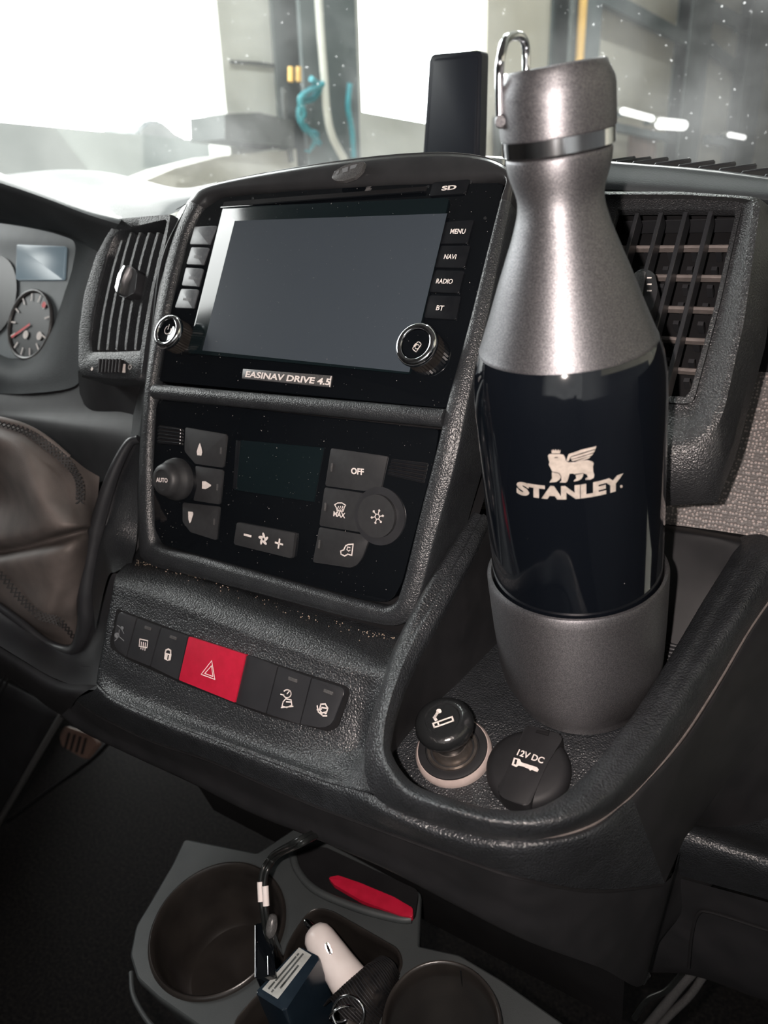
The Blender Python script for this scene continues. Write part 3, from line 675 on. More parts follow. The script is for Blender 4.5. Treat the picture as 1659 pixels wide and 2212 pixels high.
# ================================================================ HEAD UNIT
def resample(P, n):
    P = [np.array(p, float) for p in P]; P.append(P[0]); L = [0]
    for a, b in zip(P, P[1:]): L.append(L[-1]+np.linalg.norm(b-a))
    out = []
    for k in range(n):
        t = L[-1]*k/n; i = max(j for j in range(len(L)-1) if L[j] <= t+1e-12)
        u = (t-L[i])/(L[i+1]-L[i]+1e-15); out.append(P[i]+(P[i+1]-P[i])*u)
    return out
def framering(name, pl, outer, inner, o_front, depth, m, parent, n=64, back=None, lipo=None, floor=True):
    A_, B_ = resample(outer, n), resample(inner, n); bk = back if back is not None else depth
    rows = [[pl.w(*p, o_front-bk) for p in A_], [pl.w(*p, o_front-.0015) for p in A_],
            [pl.w(*(a*.93+b*.07), o_front) for a, b in zip(A_, B_)], [pl.w(*(a*.12+b*.88), o_front if lipo is None else lipo) for a, b in zip(A_, B_)],
            [pl.w(*b, (o_front if lipo is None else lipo)-.001) for b in B_], [pl.w(*b, o_front-depth) for b in B_]]
    V = [tuple(p) for r_ in rows for p in r_]; Fc = []
    for j in range(len(rows)-1):
        for i in range(n): k = (i+1) % n; Fc.append((j*n+i, j*n+k, (j+1)*n+k, (j+1)*n+i))
    if floor: Fc.append(tuple(range((len(rows)-1)*n, len(rows)*n)))
    bm = bmesh.new(); me = bpy.data.meshes.new(name); me.from_pydata(V, [], Fc); bm.from_mesh(me)
    return bmlink(name, bm, m, parent, True, 50)
MU = thing('media_unit', 'gloss black touchscreen head unit with keys and two chrome knobs', 'radio', tuple(FA.w(.078, .04, 0)))
face = FA.ls([(343, 824), (374, 660), (407, 526), (440, 456), (482, 428), (640, 414), (860, 401), (1090, 397), (1060, 535), (1013, 715), (966, 883)])
prism('face_panel', FA, roundpoly(face, [.003, 0, 0, .004, .006, 0, 0, .003, 0, 0, .003]), -.006, .0008, 'piano', MU)
# divider bar between the two panels
pa, pb = onface(336, 846, .001), onface(962, 904, .001)
tube('divider_bar', [pa, (pa+pb)/2, pb], .0046, 'bezel', D, n=20)
glass = prism('touchscreen', FA, roundpoly(FA.ls([(486, 452), (974, 432), (888, 811), (410, 765)]), .002), .0002, .0022, 'display', MU)
lab(flat('screen_area', FA, [FA.ls([(507, 477), (966, 461), (884, 804), (437, 757)], .0024)], .0024, 'screen', glass), 'blank screen with grey haze painted in')
lab(prism('disc_slot', FA, FA.ls([(484, 436), (924, 402), (920, 413), (480, 446)], .001), .0002, .0012, 'black', MU, bev=.0003), 'long narrow disc slot')
prism('slot_lip', FA, FA.ls([(480, 447), (920, 414), (918, 418), (478, 451)], .001), .0002, .0022, 'piano', MU, bev=.0004)
sd = prism('card_flap', FA, roundpoly(FA.ls([(938, 398), (1018, 391), (1008, 421), (929, 427)]), .001), .0002, .0016, 'keys', MU)
text('SD', FA, (953, 412), (985, 409), .0026, .0018, 'print', sd, .04)
for nm, a in (('reset_pin_hole', (926, 405)), ('reset_pin_hole', (1018, 396)), ('microphone_hole', (969, 435)), ('microphone_hole', (1049, 473)), ('microphone_hole', (455, 475)), ('microphone_hole', (548, 430))):
    c_ = FA.l(*a); prism(nm, FA, circ(c_, .0008, 12), .0004, .001, 'chrome', MU, bev=0)
def key(pl, pts, m, parent, name='key', o0=.0002, o1=.0018, r=.0008, shrink=.03, bev=.0004):
    P = [np.array(p) for p in pl.ls(pts, o1)]; c_ = sum(P)/len(P)
    return prism(name, pl, roundpoly([tuple(c_+(p-c_)*(1-shrink)) for p in P], r), o0, o1, m, parent, bev)
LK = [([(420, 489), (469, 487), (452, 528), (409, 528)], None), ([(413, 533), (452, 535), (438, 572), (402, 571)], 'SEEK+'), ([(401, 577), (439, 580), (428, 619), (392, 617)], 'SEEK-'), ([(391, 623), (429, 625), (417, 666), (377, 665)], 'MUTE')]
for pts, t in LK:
    k = key(FA, pts, 'veiledkey', MU)
    if t:
        x = [p[0] for p in pts]; y = [p[1] for p in pts]; cx, cy = sum(x)/4, sum(y)/4
        text(t, FA, (cx-9, cy+4), (cx+9, cy+5.5), .0019, .0021, 'dimprint', k)
RK = [([(961, 479), (1025, 474), (1010, 526), (949, 527)], 'MENU', (971.6, 505), (1004, 505)), ([(951, 530), (1017, 530), (1004, 579), (938, 578)], 'NAVI', (958, 559.6), (984, 560.3)),
      ([(938, 583), (1004, 585), (992, 634), (926, 631)], 'RADIO', (941, 612.3), (976.5, 613.5)), ([(926, 637), (997, 639), (986, 691), (915, 687)], 'BT', (941, 670), (957, 671.3))]
for pts, t, a, b in RK:
    k = key(FA, pts, 'keys', MU); text(t, FA, a, b, .0027, .0021, 'print', k, .025)
def knob(name, pl, c_, r, h, parent, label=None):
    x, v = c_
    K = prism(name, pl, [(x+r*(.98 if i % 2 else .93)*math.cos(math.pi*i/36), v+r*(.98 if i % 2 else .93)*math.sin(math.pi*i/36)) for i in range(72)], .0, h*.72, 'knobblack', parent, bev=0, smooth=False)
    base = pl.w(x, v, 0)
    lathe('chrome_ring', base, pl.N, [(h*.7, r*.8), (h*.7, r), (h*.8, r*1.04), (h*.93, r*1.0), (h, r*.88), (h*.98, r*.74), (h*.9, r*.7), (h*.6, r*.68)], 'chrome', K, 64, sub=2)
    lathe('knob_cap', base, pl.N, [(h*.6, r*.7), (h*.86, r*.7), (h*.9, r*.62), (h*.86, r*.3), (h*.85, 0)], 'piano', K, 48, sub=2)
    if label: lab(K, label)
    return K
kr = knob('rotary_knob', FA, FA.l(921, 763), .0108, .0135, MU, 'chrome rimmed knob with camera symbol')
oi = .0121
pc = FA.ls([(903.5, 737.2), (910.6, 743.2), (898.7, 760.5), (890.5, 753)], oi)
flat('camera_symbol', FA, stroke(roundpoly(pc, .0009), .00045, True)+stroke(circ(FA.l(901, 749, oi), .0011, 14), .0004, True)+[FA.ls([(893, 747), (898, 741), (901, 744), (896, 750)], oi)], oi, 'print', kr)
kl = knob('rotary_knob', FA, FA.l(392, 732), .0104, .0135, MU, 'chrome rimmed power knob')
cc = FA.l(362.5, 712.5, oi)
flat('power_symbol', FA, stroke(circ(cc, .0026, 14, a0=math.radians(120), a1=math.radians(400)), .0005)+stroke([(cc[0], cc[1]+.0005), (cc[0], cc[1]+.0034)], .0005), oi, 'print', kl)
npl = prism('name_plate', FA, FA.ls([(526, 797), (718.5, 812), (714, 837), (523.5, 818)], .001), .0004, .0016, 'lens', MU, bev=.0003)
text('EASINAV DRIVE 4.5', FA, (529, 814.5), (712, 832.5), .0037, .0019, 'print', npl, .03)
stroke_ = stroke(FA.ls([(715.5, 814), (712.5, 835)], .0018), .0006); flat('plate_end', FA, stroke_, .00195, 'print', npl)
# half oval plate with dim marks on the hood
EP = prism('hood_half_oval', FA, roundpoly(FA.ls([(716, 384), (722, 370), (742, 358), (764, 351), (788, 349), (782, 368), (766, 383), (742, 391), (724, 391)], .0075), .001), .0052, .0075, 'lens', D, bev=.0003)
flat('half_oval_marks', FA, [FA.ls(q, .0077) for q in (((726, 371), (733, 366), (731, 374), (724, 379)), ((739, 364), (752, 360), (751, 370), (740, 373)), ((757, 358), (772, 354), (768, 362), (756, 366)))], .0077, 'dimprint', EP)
# ================================================================ CLIMATE PANEL
CP = thing('climate_panel', 'gloss black heating panel with small display, keys and round dial', 'control panel', tuple(FB.w(.08, -.05, 0)))
cf = FB.ls([(345, 862), (950, 928), (941, 985), (903, 1130), (870, 1258), (846, 1302), (790, 1295), (610, 1247), (440, 1200), (354, 1177), (337, 1143), (333, 1010), (338, 885)])
prism('face_panel', FB, roundpoly(cf, [.002, .002, 0, 0, .003, .006, .003, 0, 0, .003, .003, 0, 0]), -.005, .0008, 'piano', CP)
Z7 = lambda x, y: (320+x/2.592, 880+y/2.592)
def z7(*pts): return [Z7(*p) for p in pts]
def led(pl, a, parent, w=.0011, h=.0038, o=.0019, hor=False):
    c_ = pl.l(*a, o); 
    if hor: w, h = h, w
    return prism('indicator', pl, roundpoly([(c_[0]-w/2, c_[1]-h/2), (c_[0]+w/2, c_[1]-h/2), (c_[0]+w/2, c_[1]+h/2), (c_[0]-w/2, c_[1]+h/2)], .0003), o-.0006, o+.0003, 'lens', parent, bev=.0001)
ok = .0021
for pts, arr, ld in ((z7((205, 108), (440, 148), (420, 341), (262, 318), (200, 245)), z7((290, 198), (298, 225), (303, 250), (298, 270), (275, 268), (272, 248), (282, 215)), (408, 243)),
                     (z7((262, 324), (418, 347), (400, 547), (250, 523), (272, 440)), z7((303, 414), (322, 414), (353, 435), (350, 442), (322, 458), (301, 456)), (388, 447)),
                     (z7((190, 530), (400, 553), (383, 747), (235, 700), (190, 640)), z7((224, 583), (250, 585), (253, 597), (240, 640), (232, 650), (225, 625)), (370, 641))):
    k = key(FB, pts, 'rubber', CP, 'air_key', r=[.001]*5); flat('arrow', FB, [FB.ls(arr, ok)], ok, 'print', k); led(FB, Z7(*ld), k)
def grille(pts, parent, n=5):
    P = [np.array(p) for p in FB.ls(z7(*pts), .001)]
    g = prism('intake_grille', FB, [tuple(p) for p in P], .0002, .0010, 'black', parent, bev=0)
    for k in range(n):
        t = (k+.5)/n; a = P[0]+(P[3]-P[0])*t; b = P[1]+(P[2]-P[1])*t
        d = (b-a)/np.linalg.norm(b-a); q = np.array([-d[1], d[0]])*.0006
        prism('grille_slat', FB, [tuple(a-q), tuple(b-q), tuple(b+q), tuple(a+q)], .0008, .0022, 'keys', g, bev=.0003, seg=1)
grille([(62, 100), (190, 118), (186, 212), (56, 200)], CP); grille([(1368, 288), (1567, 312), (1545, 425), (1342, 378)], CP)
# mode dial
cb = FB.l(388, 1035); bp = FB.w(*cb, 0)
md = lathe('mode_dial', bp, FB.N, [(0, .0128), (.003, .0132), (.006, .0124), (.0075, .0108), (.010, .0104), (.0128, .0094), (.0142, .0078), (.0144, .0062), (.0138, .0060), (.0138, 0)], 'rubber', CP, 56)
def prj(P):
    q = M.T@(np.array(P)-CAM); return CX+F*q[0]/q[2], CY+F*q[1]/q[2]
ax_, ay_ = prj(FB.w(*cb, .01405))
text('AUTO', FB, (ax_-12.5, ay_+4.5), (ax_+12.5, ay_+6), .0027, .01405, 'print', md, .03)
ds = prism('small_display', FB, FB.ls(z7((522, 183), (985, 225), (930, 530), (482, 462)), .001), .0003, .0016, 'display', CP, bev=.0004)
prism('display_edge', FB, FB.ls(z7((497, 183), (521, 185), (500, 458), (478, 455)), .001), .0004, .0020, 'keys', ds, bev=.0006)
fk = key(FB, z7((492, 640), (828, 703), (810, 850), (473, 767)), 'rubber', CP, 'fan_key', o1=.003, r=.0012, bev=.0007)
of = .0033
fc = FB.l(*Z7(645, 738), of)
sym = stroke(FB.ls([Z7(540, 713), Z7(574, 721)], of), .0013)+stroke(FB.ls([Z7(713, 757), Z7(752, 768)], of), .0011)+stroke(FB.ls([Z7(736, 740), Z7(729, 786)], of), .0011)
for k in range(5):
    a = 2*math.pi*k/5+.3; c_ = (fc[0]+.0021*math.cos(a), fc[1]+.0021*math.sin(a))
    sym.append([(c_[0]+.0018*math.cos(u)*math.cos(a+.5)-.0009*math.sin(u)*math.sin(a+.5), c_[1]+.0018*math.cos(u)*math.sin(a+.5)+.0009*math.sin(u)*math.cos(a+.5)) for u in [2*math.pi*j/10 for j in range(10)]])
flat('fan_symbols', FB, sym, of, 'print', fk)
k = key(FB, z7((1020, 225), (1345, 272), (1305, 460), (1262, 455), (1210, 470), (987, 440)), 'rubber', CP, 'off_key', r=[.001, .001, .0004, .0004, .0004, .001], shrink=.02)
text('OFF', FB, Z7(1135, 373), Z7(1207, 380), .0034, ok, 'print', k, .035); led(FB, Z7(1028, 336), k, h=.0045)
k = key(FB, z7((985, 445), (1218, 478), (1175, 540), (1163, 600), (1178, 665), (1205, 708), (955, 663)), 'rubber', CP, 'demist_key', r=[.001, 0, 0, 0, 0, 0, .001], shrink=.02)
text('MAX', FB, Z7(1036, 609), Z7(1103, 621), .0028, ok, 'print', k, .035); led(FB, Z7(992, 557), k, h=.0045)
S_ = stroke(FB.ls(z7((1044, 545), (1062, 535), (1085, 535), (1106, 548), (1098, 560), (1092, 582), (1058, 578), (1053, 560)), ok), .0006, True)
for x in (1063, 1075, 1087): S_ += stroke(FB.ls(z7((x+3, 555), (x-2, 566), (x+2, 577), (x-3, 590)), ok), .0005)
flat('demist_symbol', FB, S_, ok, 'print', k)
k = key(FB, z7((955, 668), (1205, 712), (1238, 742), (1198, 850), (1152, 903), (918, 868)), 'rubber', CP, 'recirculation_key', r=[.001, .0004, .0004, .003, .004, .001], shrink=.02)
led(FB, Z7(958, 766), k, h=.0045)
flat('van_symbol', FB, stroke(FB.ls(z7((1078, 805), (1095, 798), (1106, 775), (1120, 768), (1148, 766), (1140, 828), (1118, 822), (1100, 832), (1080, 822)), ok), .0007, True)+stroke(FB.ls(z7((1130, 785), (1117, 782), (1113, 796), (1122, 804), (1130, 800)), ok), .0006), ok, 'print', k)
P1, P2 = FB.l(775, 1108, .003), FB.l(855, 1122, .003); cA = ((P1[0]+P2[0])/2, (P1[1]+P2[1])/2); rA = math.dist(P1, P2)/2
prism('dial_surround', FB, circ((cA[0]+.0006, cA[1]), rA*1.34, 48), .0005, .0019, 'smooth', CP, bev=.0006)
dl = prism('cooling_dial', FB, circ(cA, rA*.99, 56), .0004, .0042, 'rubber', CP, bev=.0009)
S_ = []; oo = .00445; cs = FB.l(*Z7(1283, 612), oo)
for k in range(6):
    a = math.pi*k/3+.3; ca, sa = math.cos(a), math.sin(a)
    S_ += stroke([(cs[0]+.0013*ca, cs[1]+.0013*sa), (cs[0]+.0038*ca, cs[1]+.0038*sa)], .0005)
    for s in (-.5, .5): S_ += stroke([(cs[0]+.0026*ca, cs[1]+.0026*sa), (cs[0]+.0026*ca+.001*math.cos(a+s), cs[1]+.0026*sa+.001*math.sin(a+s))], .0004)
S_ += stroke(circ(cs, .0014, 6), .0005, True)
flat('snowflake_symbol', FB, S_, oo, 'print', dl)
# ================================================================ SWITCH ROW
Z4 = lambda x, y: (150+x/2.552, 1200+y/2.552)
def z4(*pts): return [Z4(*p) for p in pts]
SW = thing('switch_bank', 'row of black rocker switches with one red hazard key under the heating panel', 'switches', tuple(FS.w(-.176, -.04, 0)))
top = [(268, 303), (372, 345), (505, 395), (655, 445), (975, 548), (1150, 610), (1335, 675), (1528, 735)]
bot = [(232, 500), (315, 558), (445, 610), (600, 685), (915, 812), (1085, 870), (1270, 930), (1440, 958)]
prism('switch_tray', FS, roundpoly(FS.ls(z4((262, 292), (655, 436), (1150, 600), (1535, 722), (1546, 760), (1480, 945), (1430, 972), (1085, 884), (600, 697), (315, 570), (228, 512), (225, 470))), .002), -.004, .0002, 'black', SW, bev=0)
nm = ['airbag_switch', 'demist_switch', 'lock_switch', 'hazard_switch', 'blank_switch', 'descent_switch', 'traction_switch']
sws = []
for i in range(7):
    a, b, c_, d_ = top[i], top[i+1], bot[i+1], bot[i]
    g = 3
    pts = z4((a[0]+g, a[1]+1), (b[0]-g, b[1]-1), (c_[0]-g, c_[1]-1), (d_[0]+g, d_[1]+1))
    o1 = .0028 if i == 3 else .002
    P = FS.ls(pts, o1); rr = [.0005]*4
    if i == 0: rr = [.004, .0004, .0004, .007]
    if i == 6: rr = [.0004, .004, .006, .0004]
    k = prism(nm[i], FS, roundpoly(P, rr), -.003, o1, 'red' if i == 3 else 'smooth', SW, bev=.0005)
    sws.append(k)
    if i in (1, 2, 5, 6):
        c0 = {1: (432, 400), 2: (572, 452), 5: (1232, 684), 6: (1428, 752)}[i]
        led(FS, Z4(*c0), k, w=.0016, h=.005 if i < 3 else .0056, o=.0022, hor=True)
lab(sws[3], 'red hazard key'); os2 = .0023
def sy(k, strokes, polys=(), m='print', w=.0005, o=os2, name='symbol'):
    S = []
    for s_ in strokes:
        cl = s_[0] == 'c'; S += stroke(FS.ls(z4(*(s_[1:] if cl else s_)), o), w, cl)
    S += [FS.ls(z4(*p), o) for p in polys]
    return flat(name, FS, S, o, m, k)
sy(sws[0], [((265, 385), (285, 400), (300, 430)), ((255, 430), (300, 470)), ((250, 470), (270, 450), (275, 410))], [[(262+14*math.cos(u), 440+16*math.sin(u)) for u in [j*.7 for j in range(9)]], [(290+9*math.cos(u), 400+10*math.sin(u)) for u in [j*.7 for j in range(9)]]], 'dimprint')
sy(sws[1], [('c', (388, 460), (432, 470), (428, 508), (384, 500)), ((397, 478), (394, 514)), ((408, 480), (405, 518)), ((419, 482), (416, 522))], w=.0006)
sy(sws[2], [((528, 535), (532, 522), (545, 516), (558, 524), (558, 542))], [((526, 535), (563, 545), (557, 578), (540, 580), (522, 570))], w=.0009)
sy(sws[2], [((545, 552), (542, 570))], m='black', w=.0009, o=.0024, name='keyhole')
sy(sws[3], [('c', (784, 580), (726, 655), (802, 683)), ('c', (783, 608), (746, 650), (791, 667))], w=.00045, o=.0031)
C_ = lambda x, y, r, a0=0, a1=6.28, n=12: [(x+r*math.cos(a0+(a1-a0)*k/n), y+r*math.sin(a0+(a1-a0)*k/n)) for k in range(n+1)]
sy(sws[5], [tuple(C_(1200, 762, 22, -2.4, 2.6)), ((1200, 762), (1212, 748)), ((1165, 765), (1182, 770)), ('c', (1172, 830), (1178, 806), (1192, 790), (1222, 796), (1226, 826), (1198, 838)), ((1168, 838), (1232, 832)), ((1196, 806), (1222, 808))], w=.0006)
sy(sws[6], [('c', (1378, 850), (1386, 820), (1410, 818), (1424, 842), (1418, 862), (1392, 868)), ((1366, 830), (1372, 862), (1392, 878)), ((1398, 884), (1418, 884)), ((1392, 838), (1416, 842)), ((1366, 850), (1388, 846))], [C_(1385, 868, 7), C_(1412, 868, 7)], w=.0007)
# dust crumbs in the crease under the panel
bm = bmesh.new()
for k in range(150):
    t = random.random()**1.25*.93+.04; j = min(6, int(t*7)); f = t*7-j
    p = S1[j]+(S1[j+1]-S1[j])*f; q = S2[j]+(S2[j+1]-S2[j])*f; u = abs(random.gauss(0, .25)); p = p+(q-p)*u
    if u < .9:
        s_ = random.uniform(.00012, .0004)*(1.4 if random.random() < .1 else 1); r_ = bmesh.ops.create_icosphere(bm, subdivisions=1, radius=s_)['verts']
        for v in r_: v.co = v.co*(1+random.uniform(-.3, .3))+Vector(p)+Vector((0, -.0004, .0012))
o = bmlink('dust_crumbs', bm, 'crumb', None, False); tag(stuff(o), 'tan dust and crumbs in the crease below the heating panel', 'dust')
# ================================================================ RIGHT AIR VENT
VR = Pl(atY(1600, 445, .088), 36)
AV = thing('air_vent', 'right centre air vent with open slatted grille behind the bottle', 'air vent', tuple(VR.w(-.03, -.05, -.01)))
def vr(pts, o=0): return [VR.px(a, b, o) for a, b in pts]
gi = [(1332, 447), (1470, 446), (1600, 449), (1553, 660), (1497, 866), (1360, 858), (1226, 852), (1280, 650)]
lipp = [(1318, 436), (1470, 436), (1608, 440), (1566, 665), (1512, 888), (1500, 912), (1440, 930), (1210, 915), (1262, 650)]
def ringloft(name, loops, m, parent, n=72):
    rows = [[np.array(p) for p in spline(resample(L_, n), 1, True)] for L_ in loops]
    V = [tuple(p) for r_ in rows for p in r_]; Fc = []
    for j in range(len(rows)-1):
        for i in range(n): k = (i+1) % n; Fc.append((j*n+i, j*n+k, (j+1)*n+k, (j+1)*n+i))
    bm = bmesh.new(); me = bpy.data.meshes.new(name); me.from_pydata(V, [], Fc); bm.from_mesh(me)
    return bmlink(name, bm, m, parent, True, 60)
def vl3(pts, o): return [VR.px(a, b, o) for a, b in pts]
c1 = [(1315, 447), (1470, 446), (1604, 448), (1555, 665), (1499, 872), (1483, 876), (1360, 866), (1222, 858), (1262, 650)]
c2 = [(1300, 430), (1470, 430), (1610, 436), (1566, 665), (1512, 895), (1488, 918), (1360, 920), (1205, 905), (1240, 650)]
c3 = [(1290, 420), (1470, 420), (1630, 430), (1592, 680), (1545, 890), (1508, 952), (1360, 962), (1180, 950), (1225, 650)]
c4 = [(1285, 414), (1470, 414), (1645, 426), (1608, 690), (1562, 900), (1520, 972), (1360, 984), (1170, 970), (1215, 650)]
c5 = [(1280, 420), (1470, 422), (1668, 440), (1640, 720), (1585, 960), (1548, 1050), (1370, 1070), (1160, 1055), (1205, 650)]
c6 = [(1280, 430), (1470, 430), (1684, 450), (1655, 740), (1590, 985), (1550, 1085), (1375, 1097), (1160, 1090), (1200, 650)]
def pin(L_, o): return roundpoly_px(L_, o)
def roundpoly_px(L_, o):
    loc = [VR.l(a, b, o) for a, b in L_]; rr = [.003]*len(loc); rr[4] = rr[5] = .012
    return [VR.w(x, v, o) for x, v in roundpoly(loc, rr, 5)]
def c6w(): 
    return [DP.px(a, b, -.001) for a, b in c6]
ringloft('vent_frame', [roundpoly_px(c1, -.004), roundpoly_px(c1, .0005), roundpoly_px(c2, .0005), roundpoly_px(c3, .006), roundpoly_px(c4, .0055), roundpoly_px(c5, -.01), [VR.w(*VR.l(a, b, -.022), -.022) for a, b in c6]], 'ventgrain', AV)
framering('grille_frame', VR, VR.ls(c1, 0), [VR.l(a, b, 0) for a, b in [(1336, 457), (1470, 456), (1590, 458), (1543, 665), (1487, 858), (1478, 858), (1360, 850), (1232, 845), (1276, 650)]], .0012, .004, 'ventgrain', AV, 72, floor=False)
prism('vent_back', VR, VR.ls(gi, -.03), -.034, -.03, 'black', AV, bev=0)
xs = [VR.l(a, 450)[0] for a in (1378, 1429, 1482, 1536)]; x0 = VR.l(1336, 450)[0]; x1 = VR.l(1592, 450)[0]; vb = VR.l(1487, 860)[1]
for x in xs:
    prism('vent_fin', VR, [(x-.0008, vb), (x+.0012, vb), (x+.0012, -.002), (x-.0008, -.002)], -.010, .0002, 'smooth', AV, bev=.0003, seg=1)
for a, b in ((1562, 537), (1545, 602), (1528, 671), (1511, 738), (1494, 803)):
    v_ = VR.l(a, b, -.012)[1]; prism('vent_vane', VR, [(x0-.004, v_-.0009), (x1, v_-.0009), (x1, v_+.0009), (x0-.004, v_+.0009)], -.0135, -.0095, 'slat', AV, bev=.0006, seg=1)
v_ = VR.l(1580, 473, -.012)[1]; prism('vent_vane', VR, [(x0, v_-.0002), (x1, v_-.0002), (x1, v_+.0003), (x0, v_+.0003)], -.022, -.012, 'smooth', AV, bev=0)
for v_ in np.linspace(vb+.006, -.012, 9):
    for x in xs: prism('vane_link', VR, [(x+.003, v_), (x+.0055, v_), (x+.0055, v_+.002), (x+.003, v_+.002)], -.026, -.018, 'smooth', AV, bev=0)
kn = prism('vent_slider', VR, roundpoly(VR.ls([(1374, 588), (1414, 590), (1424, 632), (1410, 684), (1380, 680)], .006), .003), -.004, .009, 'soft', AV, bev=.0015)
lab(prism('slider_grip', VR, roundpoly(VR.ls([(1372, 592), (1397, 590), (1388, 640), (1376, 636)], .009), .001), .006, .0108, 'lens', kn, bev=.0005), 'pale grip on the vent slider')
flat('slider_print', VR, [q for k in range(3) for q in stroke(VR.ls([(1399, 600+k*14), (1406, 600+k*14)], .0093), .0007)], .0093, 'print', kn)
# ================================================================ LEFT AIR VENT
VL = Pl(atY(350, 480, .055), 24)
LV = thing('air_vent', 'left centre air vent beside the screen, full of bright vertical slats', 'air vent', tuple(VL.w(-.02, -.05, -.01)))
Z3 = lambda x, y: (x/3.567, 340+y/3.567)
outer = [(920, 470), (1325, 440), (1290, 650), (1200, 1000), (1130, 1450), (1095, 1720), (860, 1712), (622, 1692), (606, 1600), (610, 1350), (650, 1050), (740, 760), (830, 600)]
inner = [(930, 575), (1300, 480), (1255, 650), (1170, 1010), (1108, 1350), (1092, 1490), (880, 1500), (712, 1500), (704, 1400), (722, 1250), (775, 980), (840, 740), (880, 630)]
framering('vent_frame', VL, [VL.l(*Z3(*p)) for p in outer], [VL.l(*Z3(*p)) for p in inner], .001, .018, 'bezel', LV, 80, back=.04)
for (t_, m_, b_) in ((885, 785, 706), (948, 848, 765), (1016, 912, 833), (1086, 978, 903), (1156, 1050, 973), (1226, 1124, 1048)):
    tt = 640 if t_ < 950 else 580
    pts = [VL.l(*Z3(t_, tt), -.002), VL.l(*Z3((t_+m_)/2-6, (tt+1000)/2), -.002), VL.l(*Z3(m_, 1000), -.002), VL.l(*Z3((m_+b_)/2-8, 1245), -.002), VL.l(*Z3(b_, 1490), -.002)]
    P = [np.array(p) for p in spline(pts, 4)]
    poly = [tuple(p+np.array([-.0011, 0])) for p in P]+[tuple(p+np.array([.0011, 0])) for p in P[::-1]]
    prism('vent_fin', VL, poly, -.014, -.001, 'bezel', LV, bev=.0004, seg=1)
pts = [VL.l(*Z3(*p), .004) for p in ((925, 850), (1000, 830), (1060, 880), (1040, 1040), (960, 1085), (905, 1060))]
kn = prism('vent_slider', VL, roundpoly(pts, .002), -.004, .004, 'smooth', LV, bev=.0012)
cres = [VL.l(*Z3(*p), .007) for p in ((948, 830), (980, 832), (968, 870), (935, 940), (925, 1050), (895, 1052), (880, 1000), (905, 900))]
lab(prism('slider_grip', VL, cres, .003, .007, 'chrome', kn, bev=.0008), 'bright curved grip')
tw = [VL.l(*Z3(*p), .002) for p in ((765, 1555), (950, 1560), (935, 1660), (755, 1650))]
w_ = prism('thumb_wheel', VL, tw, 0, .003, 'black', LV, bev=.0006)
for k in range(7):
    a = Z3(775+k*26, 1560); b = Z3(765+k*26, 1655); P = stroke([VL.l(*a, .003), VL.l(*b, .003)], .0009)[0]
    prism('wheel_rib', VL, P, .0025, .0042, 'smooth', w_, bev=.0002, seg=1)
flat('vent_marks', VL, [circ(VL.l(*Z3(708, 1630), .0014), .0013, 14)]+stroke(circ(VL.l(*Z3(1000, 1615), .0014), .0014, 16), .0005, True)+[[VL.l(*Z3(*p), .0014) for p in ((942, 1590), (968, 1592), (966, 1660), (940, 1658))]], .0014, 'print', LV)
# ================================================================ BOTTLE
AX = nrm([-.036, -.195, .98]); BP = np.array([.0009, 0, .0004])
BT = thing('water_bottle', 'graphite and gloss black steel water bottle with winged bear logo standing in the tray', 'bottle', tuple(BP))
cup = lathe('bottle_cup', BP, AX, [(.0, 0), (.0, .0295), (.0008, .0308), (.004, .0312), (.0052, .0318), (.0085, .0338), (.014, .0362), (.022, .0376), (.045, .0386), (.068, .0391), (.0722, .0391), (.0733, .0385), (.0733, .0372), (.072, .0367), (.060, .0366)], 'powder', BT, 96)
lab(cup, 'graphite powder coated lower cup')
body = lathe('bottle_body', BP, AX, [(.058, .0), (.058, .0352), (.06, .0360), (.075, .0363), (.10, .0365), (.14, .0365), (.155, .0364), (.163, .0359), (.169, .0349), (.1738, .0335), (.1752, .0329), (.1752, .032)], 'gloss', BT, 96)
lab(body, 'gloss black middle of the bottle')
sh_ = lathe('bottle_shoulder', BP, AX, [(.1738, .031), (.1752, .0328), (.1775, .0319), (.183, .0297), (.1915, .0264), (.1998, .0233), (.2085, .0198), (.214, .0176), (.219, .0159), (.2225, .0149), (.2262, .0145), (.2294, .0150), (.2325, .0160), (.236, .0170), (.2395, .0174), (.2405, .0170)], 'powder', BT, 96, sub=3)
lab(sh_, 'graphite powder coated shoulder and neck')
lathe('neck_gap', BP, AX, [(.2395, .0160), (.2418, .0160)], 'black', BT, 48)
lab(lathe('cap_band', BP, AX, [(.2412, .0172), (.2414, .0183), (.246, .0183), (.2462, .0175)], 'chrome', BT, 96), 'polished steel band')
cap_ = lathe('bottle_cap', BP, AX, [(.246, .0180), (.2464, .0186), (.2480, .0187), (.258, .0186), (.2602, .0182), (.2635, .0166), (.265, .0160), (.2655, .0152), (.2650, .0142), (.2645, .0)], 'powder', BT, 96)
lab(cap_, 'graphite screw cap')
rl, rr_ = .271, .292
hp = [atD(1080, 262, rl), atD(1079, 215, rl), atD(1079, 160, rl), atD(1082, 125, rl), atD(1092, 88, rl+.006), atD(1110, 77, rl+.012), atD(1128, 82, rr_-.005), atD(1136, 105, rr_), atD(1137, 150, rr_), atD(1137, 200, rr_), atD(1140, 245, rr_+.003)]
tube('carry_loop', hp, .0014, 'chrome', BT, n=12)
lathe('loop_pivot', atD(1083, 262, rl-.001), nrm(atD(1083, 262, .2)-atD(1150, 262, .23)), [(-.006, .0022), (.0, .0022), (.001, .0016), (.001, 0)], 'powder', BT, 20)
au = nrm(np.cross(np.cross(AX, CAM-BP), AX)); av = np.cross(AX, au)
